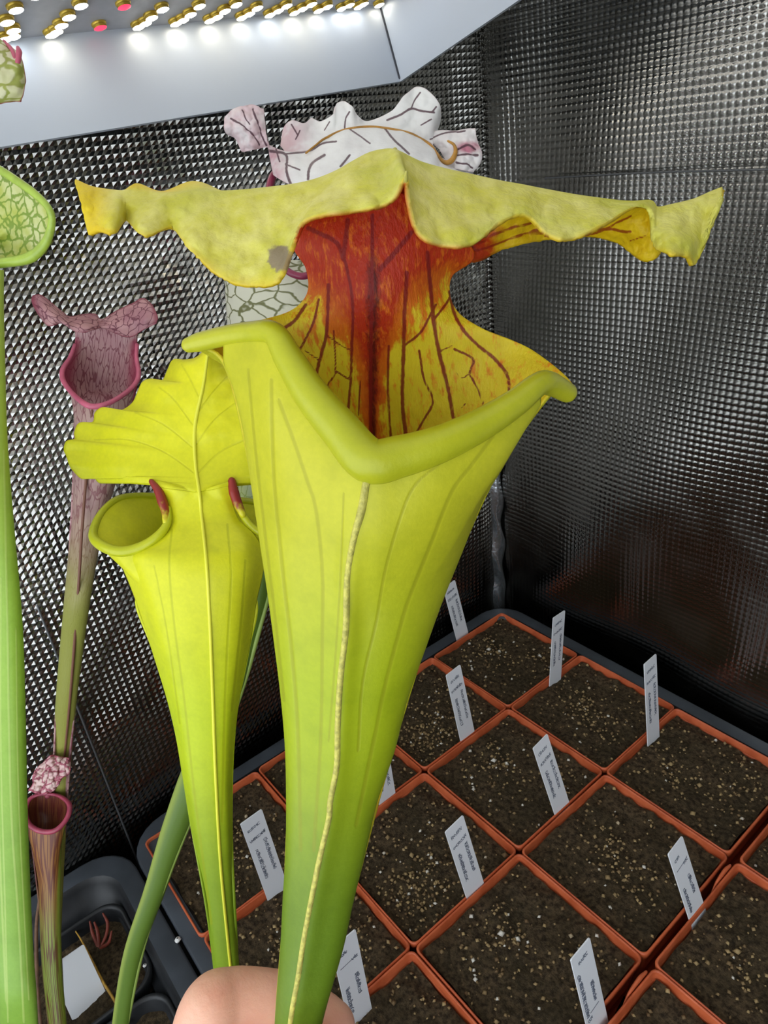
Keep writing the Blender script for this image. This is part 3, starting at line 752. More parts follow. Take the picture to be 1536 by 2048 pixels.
dark = .80 * np.exp(-((Xt - 746) / (cw * .5)) ** 2) * sstep(420, 560, Yt) + .35 * sstep(520, 440, Yt) + .25 * np.exp(-((Yt - 520) / 60) ** 2) * sstep(680, 620, Xt)
mb = MB(); mb.sheet(Wt, .0009, {'vd': vd, 'red': red, 'dark': dark}); mb.build('throat', M_THROAT, main)
# hood: inverted-U lobes either side of the keel; rows = back margin, back, ridge, front, front margin
RID = [(150,364),(185,378),(232,385),(252,388),(300,395),(345,392),(400,392),(470,389),(540,380),(600,370),(640,358),(675,343),(705,326),(740,308),(772,301),(790,302),(806,309),(840,326),(890,340),(950,353),(1000,364),(1050,373),(1090,381),(1150,392),(1210,400),(1262,406),(1300,404),(1314,416),(1342,412),(1386,402),(1420,388),(1445,377)]
FRO = [(181,471),(198,464),(226,468),(252,440),(290,473),(345,458),(385,505),(450,560),(515,573),(558,562),(584,500),(602,452),(645,432),(735,420),(785,402),(811,360),(816,402),(834,465),(876,490),(944,490),(1000,447),(1050,432),(1094,470),(1140,480),(1206,452),(1268,416),(1300,428),(1308,490),(1335,508),(1372,514),(1391,525),(1443,402)]
BAK = [(165,372),(196,384),(240,392),(262,376),(278,371),(325,386),(388,366),(448,388),(520,420),(560,470),(592,492),(622,470),(660,430),(730,415),(775,405),(790,400),(806,405),(842,440),(890,500),(944,524),(1000,501),(1060,485),(1112,477),(1172,471),(1232,483),(1262,505),(1288,521),(1312,514),(1342,470),(1390,440),(1426,420),(1446,380)]
nC = len(RID)
dR = [.158,.158,.157,.157,.156,.155,.154,.153,.152,.151,.150,.1495,.149,.148,.147,.146,.147,.148,.149,.150,.151,.152,.153,.154,.155,.156,.157,.157,.158,.159,.160,.160]
dF = [.151,.148,.144,.157,.142,.150,.142,.139,.136,.134,.134,.136,.133,.131,.130,.129,.130,.128,.129,.131,.136,.139,.137,.138,.141,.149,.152,.150,.143,.146,.150,.155]
dB = [.162,.162,.161,.160,.161,.162,.164,.166,.168,.170,.169,.168,.166,.164,.163,.162,.163,.165,.168,.170,.171,.172,.172,.172,.171,.170,.168,.166,.166,.166,.165,.163]
rowsL = []
for wgt in (0, .30, .62, 1.0, 1.35, 1.7, 2.0):
    row = []
    for i in range(nC):
        r0 = np.array([RID[i][0], RID[i][1], dR[i]]); f0 = np.array([FRO[i][0], FRO[i][1], dF[i]]); b0 = np.array([BAK[i][0], BAK[i][1], dB[i]])
        if wgt <= 1:
            t = wgt; p = b0 * (1 - t) + r0 * t; p[1] -= .32 * max(0.0, b0[1] - r0[1]) * t * (1 - t) * 2
            p[1] = max(p[1], r0[1] + 1) if b0[1] > r0[1] else p[1]
        else:
            t = wgt - 1; p = r0 * (1 - t) + f0 * t; p[2] -= .004 * t * (1 - t) * 2
        row.append(p)
    rowsL.append(row)
GL = cgrid(rowsL, 60, 420); XL, YL = GL[..., 0], GL[..., 1]
rr = np.linspace(0, 1, 60)[:, None] + 0 * XL
ripple = fbm(XL / 100, YL / 100, 1.9, 3.0, 4) * .0018
GL[..., 2] += ripple
WL = pixa(GL)
LV = [([(900, 520), (960, 498), (1040, 470), (1110, 462), (1200, 455), (1262, 462)], 5), ([(930, 500), (1000, 462), (1060, 444)], 5), ([(1090, 470), (1180, 466), (1240, 440), (1262, 428)], 4), ([(1000, 480), (1080, 455)], 3), ([(1262, 480), (1290, 470)], 3)]
redL = sstep(1030, 900, XL) * 1.0 * sstep(560, 640, XL) + .25 * sstep(1200, 1000, XL)
yel = np.clip(sstep(.90, 1.0, rr) * .45 + sstep(.55, 0, rr) * sstep(520, 300, XL) * .9 + sstep(255, 180, XL) * .8, 0, 1) * (1 - sstep(520, 700, XL) * sstep(1250, 1000, XL))
spot = np.exp(-(((XL - 562) / 30) ** 2 + ((YL - 520) / 30) ** 2)) * (rr > .6)
edge = sstep(.965, 1.0, rr) * .8 + sstep(.03, 0, rr) * .8
mb = MB(); mb.sheet(WL, .0009, {'vd': vdist(XL, YL, LV), 'red': redL, 'yel': yel, 'spot': spot, 'edge': edge}); mb.build('hood', M_LID, main)
mb = MB(); px_sweep(mb, [(790, 300, .147, 5), (787, 318, .1445, 5), (790, 345, .138, 4), (803, 366, .1315, 4.5), (811, 362, .1285, 5), (813, 345, .1265, 3.5)], 10, 40); mb.build('hood_tip', M_SEAM, main)

q0 = pix(574, 2290, .2145); q1 = pix(583, 2380, .225)
mb = MB(); mb.sweep([q0, q1, (q1 * .6 + np.array([.19, -.425, -.026]) * .4) + np.array([.004, 0, 0]), np.array([.19, -.425, -.026])], [.0042, .0037, .0040, .0050], 12, 40); mb.build('stalk', M_TUBE, main)

# ------------------------------------------------------------------ second yellow pitcher, seen from behind
soilz = -.022
p2 = thing('yellow_pitcher', 'yellow pitcher seen from behind, its scalloped lid showing a raised midrib', 'pitcher plant', pix(480, 2360, .335))
S2 = [(930, 316, 452, .246), (965, 322, 456, .246), (1000, 334, 462, .246), (1040, 338, 476, .245), (1062, 324, 500, .244), (1090, 282, 520, .244), (1112, 242, 528, .245), (1150, 254, 524, .246), (1200, 273, 512, .248), (1280, 300, 500, .251), (1350, 322, 486, .254), (1430, 345, 472, .257), (1520, 362, 464, .261),
      (1600, 373, 462, .264), (1660, 385, 463, .267), (1750, 404, 466, .271), (1850, 418, 470, .276), (1950, 431, 478, .281), (2080, 445, 487, .292), (2360, 468, 494, .335)]
V2 = [([(345, 1060), (340, 1130), (350, 1250), (370, 1400), (392, 1600), (425, 1850)], 4), ([(455, 1050), (462, 1150), (455, 1280), (448, 1450), (444, 1650)], 4), ([(310, 1130), (335, 1260), (362, 1450)], 3), ([(490, 1120), (480, 1250), (462, 1420)], 4)]
M_P2 = mat_leaf('bright_yellow_green_pitcher', S(226, 226, 36), S(198, 214, 28), S(140, 170, 36), vein=S(170, 176, 22), vstr=.45, trans=.26)
M_P2L = mat_leaf('bright_yellow_lid', S(240, 236, 40), S(236, 234, 36), S(226, 226, 34), vein=S(196, 194, 26), vstr=.35, trans=.28, bsc=260, bst=.35)
M_P2LIP = mat_leaf('bright_yellow_lip', S(226, 228, 34), S(222, 224, 32), S(226, 228, 34), trans=0, rough=.35)
SR2 = smooth_rows(S2); nr, nc = 120, 60
yv = np.linspace(955, 2360, nr) ; yv = np.r_[np.linspace(930, 1130, 40), np.linspace(1135, 2360, 80)]
xl, xr, dc = lerp_rows(SR2, yv)
sg = (1 - np.cos(np.linspace(0, np.pi, nc))) / 2
Xg = xl[:, None] + (xr - xl)[:, None] * sg; Yg = np.repeat(yv[:, None], nc, 1)
hw = ((xr - xl) / 2 * dc / F)[:, None]; curv = np.sqrt(np.clip(1 - (2 * sg - 1) ** 2, 0, 1))[None]
flatk = (.30 + .45 * sstep(1000, 1250, yv))[:, None]
Dg = dc[:, None] - flatk * hw * curv
# far half of the tube, hanging from the far lip
LP2 = [(336, 1018, .244, 7), (334, 1048, .241, 8), (312, 1076, .239, 10), (278, 1096, .2385, 11), (240, 1103, .239, 11), (205, 1092, .242, 11), (186, 1070, .247, 9), (200, 1030, .256, 7), (232, 1000, .264, 7), (272, 992, .272, 7), (330, 994, .282, 7), (400, 1000, .288, 7),
       (470, 1000, .284, 7), (530, 1010, .274, 7), (560, 1035, .262, 8), (558, 1062, .252, 9), (528, 1068, .246, 9), (500, 1050, .245, 8), (482, 1022, .245, 7), (470, 995, .246, 6)]
mb = MB(); px_sweep(mb, LP2, 14, 160); mb.build('rolled_lip', M_P2LIP, p2)
LA = resample(LP2[3:18], nc)
far = []
SRy = [1200, 1300, 1450, 1650, 1900, 2360]
far.append(LA[:, :3]); 
mid = LA[:, :3].copy(); mid[:, 1] += 70; cx = 390; mid[:, 0] = cx + (mid[:, 0] - cx) * .64; far.append(mid)
for y in SRy:
    a, b, d = [float(v) for v in lerp_rows(SR2, y)]
    far.append(np.stack([a + (b - a) * sg, np.full(nc, y), d + .75 * (b - a) / 2 * d / F * curv[0]], 1))
GF = cr(np.array(far), 90)
mb = MB(); mb.sheet(pixa(GF), .0010, {'vd': np.full(GF.shape[:2], 9.0), 'h': sstep(1000, 1950, GF[..., 1])}); mb.build('far_wall', M_P2, p2)
# scalloped lid
LL = [(311, 968), (300, 962), (282, 957), (256, 965), (230, 956), (201, 965), (185, 951), (165, 957), (149, 943), (140, 930), (134, 913), (129, 900), (133, 884), (150, 879), (150, 865), (159, 847), (186, 845), (191, 826), (204, 816), (220, 819), (243, 822), (266, 806), (277, 783), (286, 765), (302, 759), (325, 762), (336, 741), (347, 721), (370, 721), (393, 716), (414, 697)]
LRt = [(455, 960), (466, 962), (480, 964), (500, 968), (530, 962), (556, 964), (585, 955), (612, 950), (632, 940), (640, 928), (646, 912), (650, 900), (648, 884), (640, 868), (630, 850), (616, 846), (606, 832), (590, 826), (578, 812), (562, 808), (552, 792), (536, 780), (524, 768), (510, 762), (500, 748), (484, 744), (474, 730), (458, 728), (446, 716), (432, 712), (418, 697)]
rowsL2 = []
MR = [(394, 962 - (962 - 697) * t) for t in np.linspace(0, 1, len(LL))]
midx = np.interp(np.linspace(962, 697, len(LL)), [697, 770, 835, 881, 933, 962][::1], [416, 406, 393, 390, 393, 396])
tt = np.linspace(0, 1, len(LL)) ** 1.0
for i in range(len(LL)):
    u_ = i / (len(LL) - 1)
    my = 985 - (985 - 697) * (u_ ** 1.5); mx = float(np.interp(my, [697, 770, 835, 881, 933, 985], [416, 406, 393, 390, 393, 398]))
    l, r = LL[i], LRt[i]; dm = .2432 + .0065 * sstep(0, .5, u_)
    rip = .0007 * math.sin(i * 1.9)
    ed = .011 * float(sstep(0, .12, u_)); l = (l[0], l[1]) if i else (322, 975); r = r if i else (456, 972)
    rowsL2.append([(l[0], l[1], dm + .0015 + ed + rip), (l[0] * .62 + mx * .38, l[1] * .62 + my * .38, dm + ed * .38 + rip * .3), (mx * .75 + l[0] * .25, my * .75 + l[1] * .25, dm + .001), (mx, my, dm), (mx * .75 + r[0] * .25, my * .75 + r[1] * .25, dm + .001), (r[0] * .62 + mx * .38, r[1] * .62 + my * .38, dm + ed * .38 - rip * .3), (r[0], r[1], dm + .0015 + ed - rip)])
VL2 = [([(394, 950), (330, 905), (260, 880), (190, 880)], 3), ([(392, 900), (330, 850), (270, 825)], 3), ([(394, 860), (350, 800), (320, 775)], 3), ([(402, 800), (380, 755), (365, 730)], 3), ([(394, 950), (440, 905), (490, 880)], 3), ([(392, 890), (430, 840), (480, 800)], 3), ([(400, 820), (430, 780), (460, 750)], 3)]
rows_u = rowsL2[::-1]; n_lid = len(rows_u); s7 = np.array([0, .13, .33, .5, .67, .87, 1.0])
for y in (1000, 1022, 1040, 1052, 1066, 1080, 1096, 1112, 1135, 1165, 1210, 1280, 1360, 1450, 1550, 1660, 1800, 1950, 2100, 2360):
    a_, b_, d_ = [float(v) for v in lerp_rows(SR2, y)]; fk = .22 + .55 * float(sstep(990, 1230, y)); hw_ = (b_ - a_) / 2 * d_ / F
    rows_u.append([(a_ + (b_ - a_) * q, y, d_ - fk * hw_ * math.sqrt(max(0, 1 - (2 * q - 1) ** 2))) for q in s7])
rows_u = np.array(rows_u, float)
tu = np.r_[np.linspace(0, n_lid - 1, 220), np.linspace(n_lid - 1, len(rows_u) - 1, 150)]
GU = np.swapaxes(cr(np.swapaxes(cr(rows_u, t=tu), 0, 1), 110), 0, 1)
GU[:220, :, 2] += fbm(GU[:220, :, 0] / F, GU[:220, :, 1] / F, 30, 5.0, 2) * .0010 * np.linspace(1, 0, 220)[:, None]
WU = pixa(GU); Xp, Yp, Wp = GU[:220, :, 0], GU[:220, :, 1], WU[:220]; Xg, Yg, WT2 = GU[219:, :, 0], GU[219:, :, 1], WU[219:]
mb = MB(); mb.sheet(Wp, .0008, {'vd': vdist(Xp, Yp, VL2), 'h': sstep(700, 1000, Yp)}); mb.build('lid', M_P2L, p2)
mb = MB(); mb.sheet(WT2, .0008, {'vd': vdist(Xg, Yg, V2), 'h': sstep(1000, 1950, Yg)}); mb.build('tube_wall', M_P2, p2)
def near2(x, y):
    best = None
    for X_, Y_, W_ in ((Xg, Yg, WT2), (Xp, Yp, Wp)):
        q = (X_ - x) ** 2 + (Y_ - y) ** 2; i = np.argmin(q)
        if q.ravel()[i] < 150:
            p = W_.reshape(-1, 3)[i]
            if best is None or np.linalg.norm(p - CAM) < np.linalg.norm(best - CAM): best = p
    return best + (CAM - best) / np.linalg.norm(CAM - best) * .0007
mrp = [(416, 702), (406, 770), (393, 835), (390, 881), (393, 933), (398, 985), (403, 1030), (412, 1128), (420, 1250), (426, 1400), (431, 1560), (441, 1720), (456, 1880), (464, 1960), (472, 2080)]
mb = MB(); mb.sweep([near2(x, y) for x, y in mrp], [.0005, .0006, .0007, .0007] + [.0006] * 11, 8, 140)
mb.build('midrib', plain('pale_midrib', S(222, 220, 60), .45), p2)
# the red-marked edges where lid meets mouth
def mat_stain():
    m = NT('red_mottled_edge'); n = m.noise(260, 4)
    return m.fin(m.mix(m.remap(n, .42, .62), S(140, 34, 26), S(206, 190, 40)), .45, trans=.1)
def mat_stain2(p):
    m = NT('red_edge'); h = m.math('ADD', m.attr('h'), m.math('MULTIPLY', m.math('SUBTRACT', m.noise(330, 4), .5), .8))
    c = m.mix(m.remap(h, .62, .9), S(138, 34, 28), S(206, 200, 34)); return m.fin(c, .42)
M_STAIN = mat_stain2(0)
mb = MB(); px_sweep(mb, [(304, 964, .2455, 7), (317, 982, .2445, 11), (325, 1004, .2435, 12), (331, 1024, .2425, 10), (332, 1044, .241, 8)], 12, 50, .8); mb.build('red_edge', M_STAIN, p2)['label'] = 'dark red marked edge'
mb = MB(); px_sweep(mb, [(464, 964, .2455, 10), (468, 985, .2450, 13), (475, 1006, .2445, 12), (485, 1028, .2440, 9)], 12, 50, .8); mb.build('red_edge', M_STAIN, p2)['label'] = 'dark red marked edge'

# ------------------------------------------------------------------ tall green pitcher at the side
p3 = thing('green_pitcher', 'tall green pitcher with a pale netted mouth and pink edged frilly lid', 'pitcher plant', pix(52, 2330, .33))
S3 = [(540, -62, 8, .232), (620, -72, 8, .232), (700, -78, 10, .232), (850, -84, 14, .234), (960, -82, 21, .236), (1080, -74, 31, .238), (1200, -64, 42, .241), (1300, -56, 48, .244), (1450, -46, 52, .248), (1600, -38, 55, .253), (1750, -28, 60, .258), (1900, -14, 67, .264), (2048, 0, 76, .270), (2330, 30, 74, .33)]
V3 = [([(8, 900), (12, 1100), (16, 1300), (18, 1450), (24, 1650), (38, 1850), (48, 2048)], 4), ([(-30, 800), (-20, 1200), (-5, 1600), (12, 2000)], 4), ([(2, 1150), (2, 1500), (10, 1800), (16, 2048)], 3), ([(32, 1250), (38, 1600), (58, 2000)], 3)]
M_P3 = mat_leaf('fresh_green_pitcher', S(176, 196, 84), S(162, 200, 76), S(136, 176, 66), vein=S(206, 220, 130), vstr=.38, trans=.22)
mb = MB(); ring_tube(mb, S3, .85, 120, 150, hrange=(500, 2050), veins=V3); mb.build('tube_wall', M_P3, p3)
LP3 = [(-70, 350, .232, 8), (-30, 326, .228, 8), (0, 340, .226, 8), (34, 362, .225, 8), (66, 385, .2245, 8), (94, 412, .2245, 7), (104, 440, .226, 7), (92, 484, .229, 9), (62, 514, .231, 11), (20, 524, .232, 10), (-40, 530, .236, 9)]
M_P3LIP = plain('green_lip', S(158, 182, 70), .35, nz=.12, nsc=300)
mb = MB(); px_sweep(mb, LP3, 14, 120); mb.build('rolled_lip', M_P3LIP, p3)
M_P3IN = netted('pale_green_netted_mouth', S(196, 204, 96), S(132, 160, 56), 1.5, (1.3, 1.0), .12, base2=S(226, 228, 170), trans=.3)
top = resample([p[:3] for p in LP3], 40)
inn = []
for t in np.linspace(0, 1, 7):
    q = top.copy(); c = np.array([-20, 470, .243])
    q[:, :2] = q[:, :2] * (1 - t * .96) + np.array([-15, 480]) * t * .96; q[:, 2] = q[:, 2] + .014 * math.sin(t * 1.5); inn.append(q)
GI = cr(np.array(inn), 40); WI = pixa(GI); su, sv = surf_uv(WI)
mb = MB(); mb.sheet(WI, .0007, {'su': (GI[..., 0]) / 32, 'sv': GI[..., 1] / 38, 'h': 0 * su, 'vd': 0 * su + 9}); mb.build('mouth', M_P3IN, p3)
M_P3LID = netted('cream_lid_pink_rim', S(214, 214, 160), S(160, 168, 70), 1.5, (1.0, 1.2), .12, base2=S(232, 228, 196), trans=.3, rim=S(170, 60, 84))
lid3 = [[(-120, 70, .222), (-60, 62, .220), (-20, 68, .219), (6, 84, .219), (22, 96, .219)],
        [(-130, 110, .220), (-60, 106, .217), (-10, 100, .216), (22, 104, .216), (40, 112, .217)],
        [(-130, 150, .220), (-60, 146, .216), (-10, 140, .214), (30, 138, .214), (49, 142, .216)],
        [(-120, 190, .221), (-50, 178, .217), (-6, 170, .215), (30, 172, .215), (50, 172, .217)],
        [(-100, 240, .224), (-46, 225, .220), (-6, 192, .217), (26, 190, .217), (46, 190, .218)],
        [(-80, 300, .228), (-44, 262, .225), (-14, 214, .220), (22, 202, .219), (41, 204, .219)]]
Wp, ap, Xp, Yp = patch(lid3, 70, 70, .0008, (), wav=.0015, wsc=40, seed=9, edgeband=.06); ap['h'] = 0 * Xp
mb = MB(); mb.sheet(Wp, .0008, ap); mb.build('lid', M_P3LID, p3)
mb = MB(); px_sweep(mb, [(8, 82, .2185, 3), (24, 100, .2165, 4), (33, 126, .2150, 5), (36, 122, .2140, 5), (38, 104, .2140, 6), (36, 96, .2145, 4)], 8, 40); mb.build('lid_curl', plain('pink_curl', S(184, 84, 108), .45), p3)
mb = MB(); px_sweep(mb, [(-80, 300, .229, 26), (-76, 340, .234, 24), (-70, 420, .240, 22), (-64, 520, .240, 20)], 14, 30); mb.build('column', M_P3, p3)

# ------------------------------------------------------------------ dusky pink pitcher
p4 = thing('pink_pitcher', 'dusky pink veined pitcher with a rolled pink lip on a thin brownish stem', 'pitcher plant', pix(104, 1985, .415))
S4 = [(700, 135, 278, 0.3520), (745, 124, 278, 0.3520), (790, 143, 264, 0.3520), (850, 150, 256, 0.3520), (950, 148, 234, 0.3520), (1020, 145, 214, 0.3520), (1100, 139, 196, 0.3520), (1200, 130, 179, 0.3520), (1300, 121, 165, 0.370), (1400, 113, 152, 0.385), (1500, 108, 143, 0.402), (1600, 105, 135, 0.412), (1750, 100, 126, 0.416), (1985, 92, 116, 0.420)]
LP4 = [(150, 690, 0.3550, 4), (140, 715, 0.3530, 4), (126, 738, 0.3490, 5), (126, 760, 0.3450, 5), (144, 786, 0.3390, 5), (170, 808, 0.3330, 6), (192, 813, 0.3320, 6), (222, 804, 0.3340, 5), (254, 784, 0.3400, 5), (273, 764, 0.3460, 5), (277, 744, 0.3500, 5), (273, 715, 0.3530, 4), (274, 690, 0.3550, 4)]
M_P4 = netted('pink_veined_tube', S(176, 140, 136), S(142, 92, 96), 1.6, (3.6, .7), .08, base2=S(188, 156, 146), hmix=S(158, 160, 74), hr=(.12, .62))
M_P4IN = netted('pink_veined_throat', S(190, 142, 146), S(138, 76, 88), 1.6, (4.2, .7), .08, base2=S(200, 160, 158), rim=S(160, 50, 82))
M_P4LIP = plain('rose_lip', S(190, 92, 116), .38, nz=.15, nsc=120)
W4, a4, X4, Y4 = front_wall([p[:3] for p in LP4[2:-2]], S4, 1985, nr=80, nc=50, k=.85, y_h=(800, 1600))
mb = MB(); mb.sheet(W4, .0009, a4); mb.build('tube_wall', M_P4, p4)
mb = MB(); px_sweep(mb, LP4, 12, 110); mb.build('rolled_lip', M_P4LIP, p4)
R4_ = [[(150, 645, 0.3580), (178, 640, 0.3560), (210, 638, 0.3550), (245, 640, 0.3560), (277, 650, 0.3580)], [(150, 684, 0.3600), (178, 684, 0.3620), (210, 684, 0.3630), (245, 684, 0.3620), (274, 684, 0.3600)], [(136, 724, 0.3560), (172, 728, 0.3660), (205, 730, 0.3690), (240, 728, 0.3660), (276, 722, 0.3560)], [(126, 752, 0.3530), (170, 775, 0.3680), (200, 780, 0.3720), (232, 775, 0.3680), (277, 752, 0.3530)]]
Xb, Yb, Wb = back_wall(R4_, S4, 1985, 830, nr=90, nc=50, n_low=5)
su, sv = surf_uv(Wb); eb = np.abs(np.linspace(-1, 1, 50))[None] * np.ones((90, 1))
mb = MB(); mb.sheet(Wb, .0009, {'su': su, 'sv': sv, 'edge': sstep(.55, 1.0, eb) * sstep(660, 690, Yb) * sstep(860, 800, Yb), 'h': 0 * su}); mb.build('throat', M_P4IN, p4)
M_P4L = netted('pink_veined_lid', S(176, 124, 132), S(116, 62, 76), 1.9, (1.0, 1.5), .07, base2=S(200, 152, 152), rim=S(150, 66, 84))
lid4 = [[(66, 592, 0.3500), (84, 592, 0.3480), (124, 624, 0.3480), (140, 634, 0.3520), (165, 630, 0.3560), (190, 629, 0.3580), (204, 640, 0.3580), (234, 622, 0.3540), (268, 606, 0.3500), (286, 597, 0.3470), (304, 610, 0.3460)],
        [(64, 600, 0.3480), (90, 612, 0.3440), (122, 634, 0.3450), (142, 643, 0.3490), (166, 643, 0.3500), (190, 645, 0.3520), (206, 650, 0.3540), (238, 640, 0.3500), (270, 630, 0.3460), (294, 620, 0.3430), (312, 624, 0.3430)],
        [(68, 612, 0.3480), (94, 632, 0.3430), (120, 642, 0.3440), (146, 654, 0.3460), (168, 656, 0.3460), (190, 654, 0.3490), (208, 654, 0.3530), (240, 656, 0.3500), (268, 652, 0.3470), (294, 640, 0.3430), (316, 636, 0.3430)],
        [(77, 628, 0.3490), (98, 652, 0.3450), (124, 646, 0.3460), (150, 662, 0.3470), (170, 665, 0.3460), (188, 659, 0.3490), (206, 655, 0.3550), (236, 668, 0.3540), (262, 674, 0.3520), (290, 658, 0.3460), (313, 647, 0.3440)]]
Wp, ap, Xp, Yp = patch(lid4, 40, 120, .0009, (), wav=.001, wsc=60, seed=12, edgeband=.08); ap['h'] = 0 * Xp
mb = MB(); mb.sheet(Wp, .0009, ap); mb.build('lid', M_P4L, p4)
mb = MB(); px_sweep(mb, [(184, 822, 0.3315, 3), (180, 880, 0.3350, 3), (172, 960, 0.3380, 3), (164, 1060, 0.3410, 3), (158, 1160, 0.3430, 3), (148, 1300, 0.364, 3), (138, 1420, 0.383, 2.5), (128, 1520, 0.400, 2)], 8, 80); mb.build('wing_seam', plain('brown_seam', S(120, 78, 60), .5), p4)

# ------------------------------------------------------------------ small red pitcher
p5 = thing('red_pitcher', 'small dark red striped pitcher with a crinkled pink lid', 'pitcher plant', pix(118, 2130, .385))
S5 = [(1590, 52, 140, .398), (1620, 50, 141, .397), (1650, 53, 130, .396), (1697, 65, 122, .395), (1759, 77, 121, .394), (1820, 80, 120, .393), (1880, 82, 121, .392), (1955, 87, 124, .391), (2048, 98, 132, .389), (2130, 106, 134, .385)]
LP5 = [(80, 1589, .403, 3), (60, 1598, .401, 4), (52, 1620, .397, 4), (56, 1645, .392, 5), (72, 1659, .389, 5), (92, 1664, .388, 5), (110, 1661, .388, 5), (126, 1648, .390, 5), (137, 1630, .393, 5), (139, 1610, .397, 5), (126, 1596, .401, 4), (108, 1589, .404, 3)]
def mat_small(name, inner=False):
    m = NT(name); v = m.vec(m.math('MULTIPLY', m.attr('su'), 5.0), m.math('MULTIPLY', m.attr('sv'), .16), 0)
    v = m.warp(v, 1.5, .35); e = m.vor(1.5, v); f = m.remap(e, .04, .16, .85, 0)
    c = m.mix(m.remap(m.attr('h'), .10, .75), S(150, 100, 48), S(128, 146, 56))
    c = m.mix(f, c, S(92, 34, 30))
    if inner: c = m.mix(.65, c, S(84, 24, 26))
    else: c = m.mix(m.remap(m.attr('c2'), .68, .8), c, S(150, 168, 60))
    m.bump(m.noise(300, 3), .2); return m.fin(c, .42, trans=.12)
W5, a5, X5, Y5 = front_wall([p[:3] for p in LP5[2:-2]], S5, 2130, nr=70, nc=44, k=.9, y_h=(1660, 2050))
a5['c2'] = np.repeat(np.linspace(0, 1, 44)[None], 70, 0)
mb = MB(); mb.sheet(W5, .0008, a5); mb.build('tube_wall', mat_small('red_striped_tube'), p5)
mb = MB(); px_sweep(mb, LP5, 12, 100, closed=True); mb.build('rolled_lip', plain('crimson_lip', S(158, 62, 84), .3, nz=.25, nsc=200), p5)
R5 = [[(62, 1596, .401), (76, 1590, .404), (96, 1588, .405), (114, 1590, .404), (130, 1598, .401)], [(54, 1618, .399), (74, 1622, .405), (96, 1624, .407), (116, 1622, .405), (138, 1616, .398)], [(56, 1645, .397), (76, 1650, .403), (96, 1652, .405), (114, 1650, .403), (132, 1645, .397)]]
Xb, Yb, Wb = back_wall(R5, S5, 2130, 1690, nr=70, nc=40, n_low=4, k=.9); su, sv = surf_uv(Wb)
mb = MB(); mb.sheet(Wb, .0008, {'su': su, 'sv': sv, 'h': sstep(1660, 2050, Yb)}); mb.build('throat', mat_small('dark_red_throat', True), p5)
M_P5L = netted('crinkled_pink_lid', S(228, 190, 188), S(170, 78, 102), .85, (1.3, 1.3), .10, base2=S(236, 208, 200), warp=.7, rim=S(196, 92, 116))
lid5 = [[(101, 1510, .396), (112, 1511, .394), (126, 1515, .392), (137, 1516, .391), (141, 1526, .391)], [(88, 1524, .396), (100, 1524, .393), (116, 1526, .390), (128, 1528, .389), (141, 1538, .389)],
        [(74, 1536, .397), (88, 1540, .394), (104, 1542, .391), (118, 1544, .389), (137, 1549, .389)], [(66, 1552, .398), (82, 1556, .394), (98, 1558, .391), (112, 1556, .390), (124, 1556, .390)],
        [(66, 1568, .398), (80, 1570, .394), (94, 1572, .391), (108, 1570, .390), (119, 1567, .390)], [(57, 1580, .398), (72, 1586, .395), (90, 1588, .393), (102, 1584, .392), (110, 1580, .392)]]
Wp, ap, Xp, Yp = patch(lid5, 50, 50, .0008, (), wav=.003, wsc=160, seed=4, edgeband=.07); ap['h'] = 0 * Xp
mb = MB(); mb.sheet(Wp, .0008, ap); mb.build('lid', M_P5L, p5)
mb = MB(); px_sweep(mb, [(96, 1590, .4055, 7), (96, 1582, .405, 6), (92, 1572, .400, 6)], 8, 14); mb.build('column', plain('rose_column', S(150, 70, 84), .45), p5)
d5 = thing('withered_stem', 'thin withered brown stem close behind the small red pitcher', 'leaf', pix(84, 2075, .395))  # a thin dried stem, not a leaf blade
mb = MB(); px_sweep(mb, [(78, 1800, .408, 2.5), (73, 1850, .407, 3.5), (73, 1920, .405, 4), (76, 1990, .401, 4), (84, 2075, .395, 4)], 8, 40); mb.build('stalk', plain('withered_brown', S(104, 74, 52), .7, nz=.3, nsc=200), d5)

# ------------------------------------------------------------------ white netted pitcher behind the held one
p6 = thing('white_pitcher', 'white pitcher with dark veins and ruffled lid standing behind the held yellow one', 'pitcher plant', pix(232, 2110, .372))
S6 = [(520, 452, 690, .318), (580, 450, 690, .318), (640, 454, 680, .319), (720, 460, 664, .320), (820, 468, 640, .322), (920, 474, 610, .324), (1000, 478, 585, .326), (1080, 484, 562, .328), (1180, 482, 541, .331), (1280, 462, 516, .335), (1360, 436, 494, .338), (1440, 408, 466, .342),
      (1540, 363, 426, .347), (1640, 328, 386, .352), (1700, 310, 362, .355), (1781, 287, 332, .359), (1890, 251, 291, .364), (1980, 233, 270, .368), (2110, 216, 250, .372)]
def mat_p6():
    m = NT('white_netted_tube'); v = m.vec(m.math('MULTIPLY', m.attr('su'), 1.9), m.math('MULTIPLY', m.attr('sv'), 1.3), 0)
    v = m.warp(v, 1.4, .5); e = m.vor(1.25, v); f = m.remap(e, .02, .075, .9, 0)
    g = m.mix(m.remap(m.attr('c'), -.2, .5), S(172, 190, 92), S(104, 134, 46))
    hh = m.attr('h')
    c = m.mix(f, S(224, 222, 202), S(98, 100, 34)); c = m.mix(m.remap(hh, .18, .36), c, g)
    m.bump(m.noise(300, 3), .15); return m.fin(c, .42, trans=.2)
mb = MB(); nc_ = 44
ring_tube(mb, S6, .85, 130, nc_); 
th_ = np.linspace(0, 2 * np.pi, nc_, endpoint=False); mb.a['c'] = [np.repeat((-np.cos(th_ + .9))[None], 130, 0).ravel()]
mb.build('tube_wall', mat_p6(), p6)
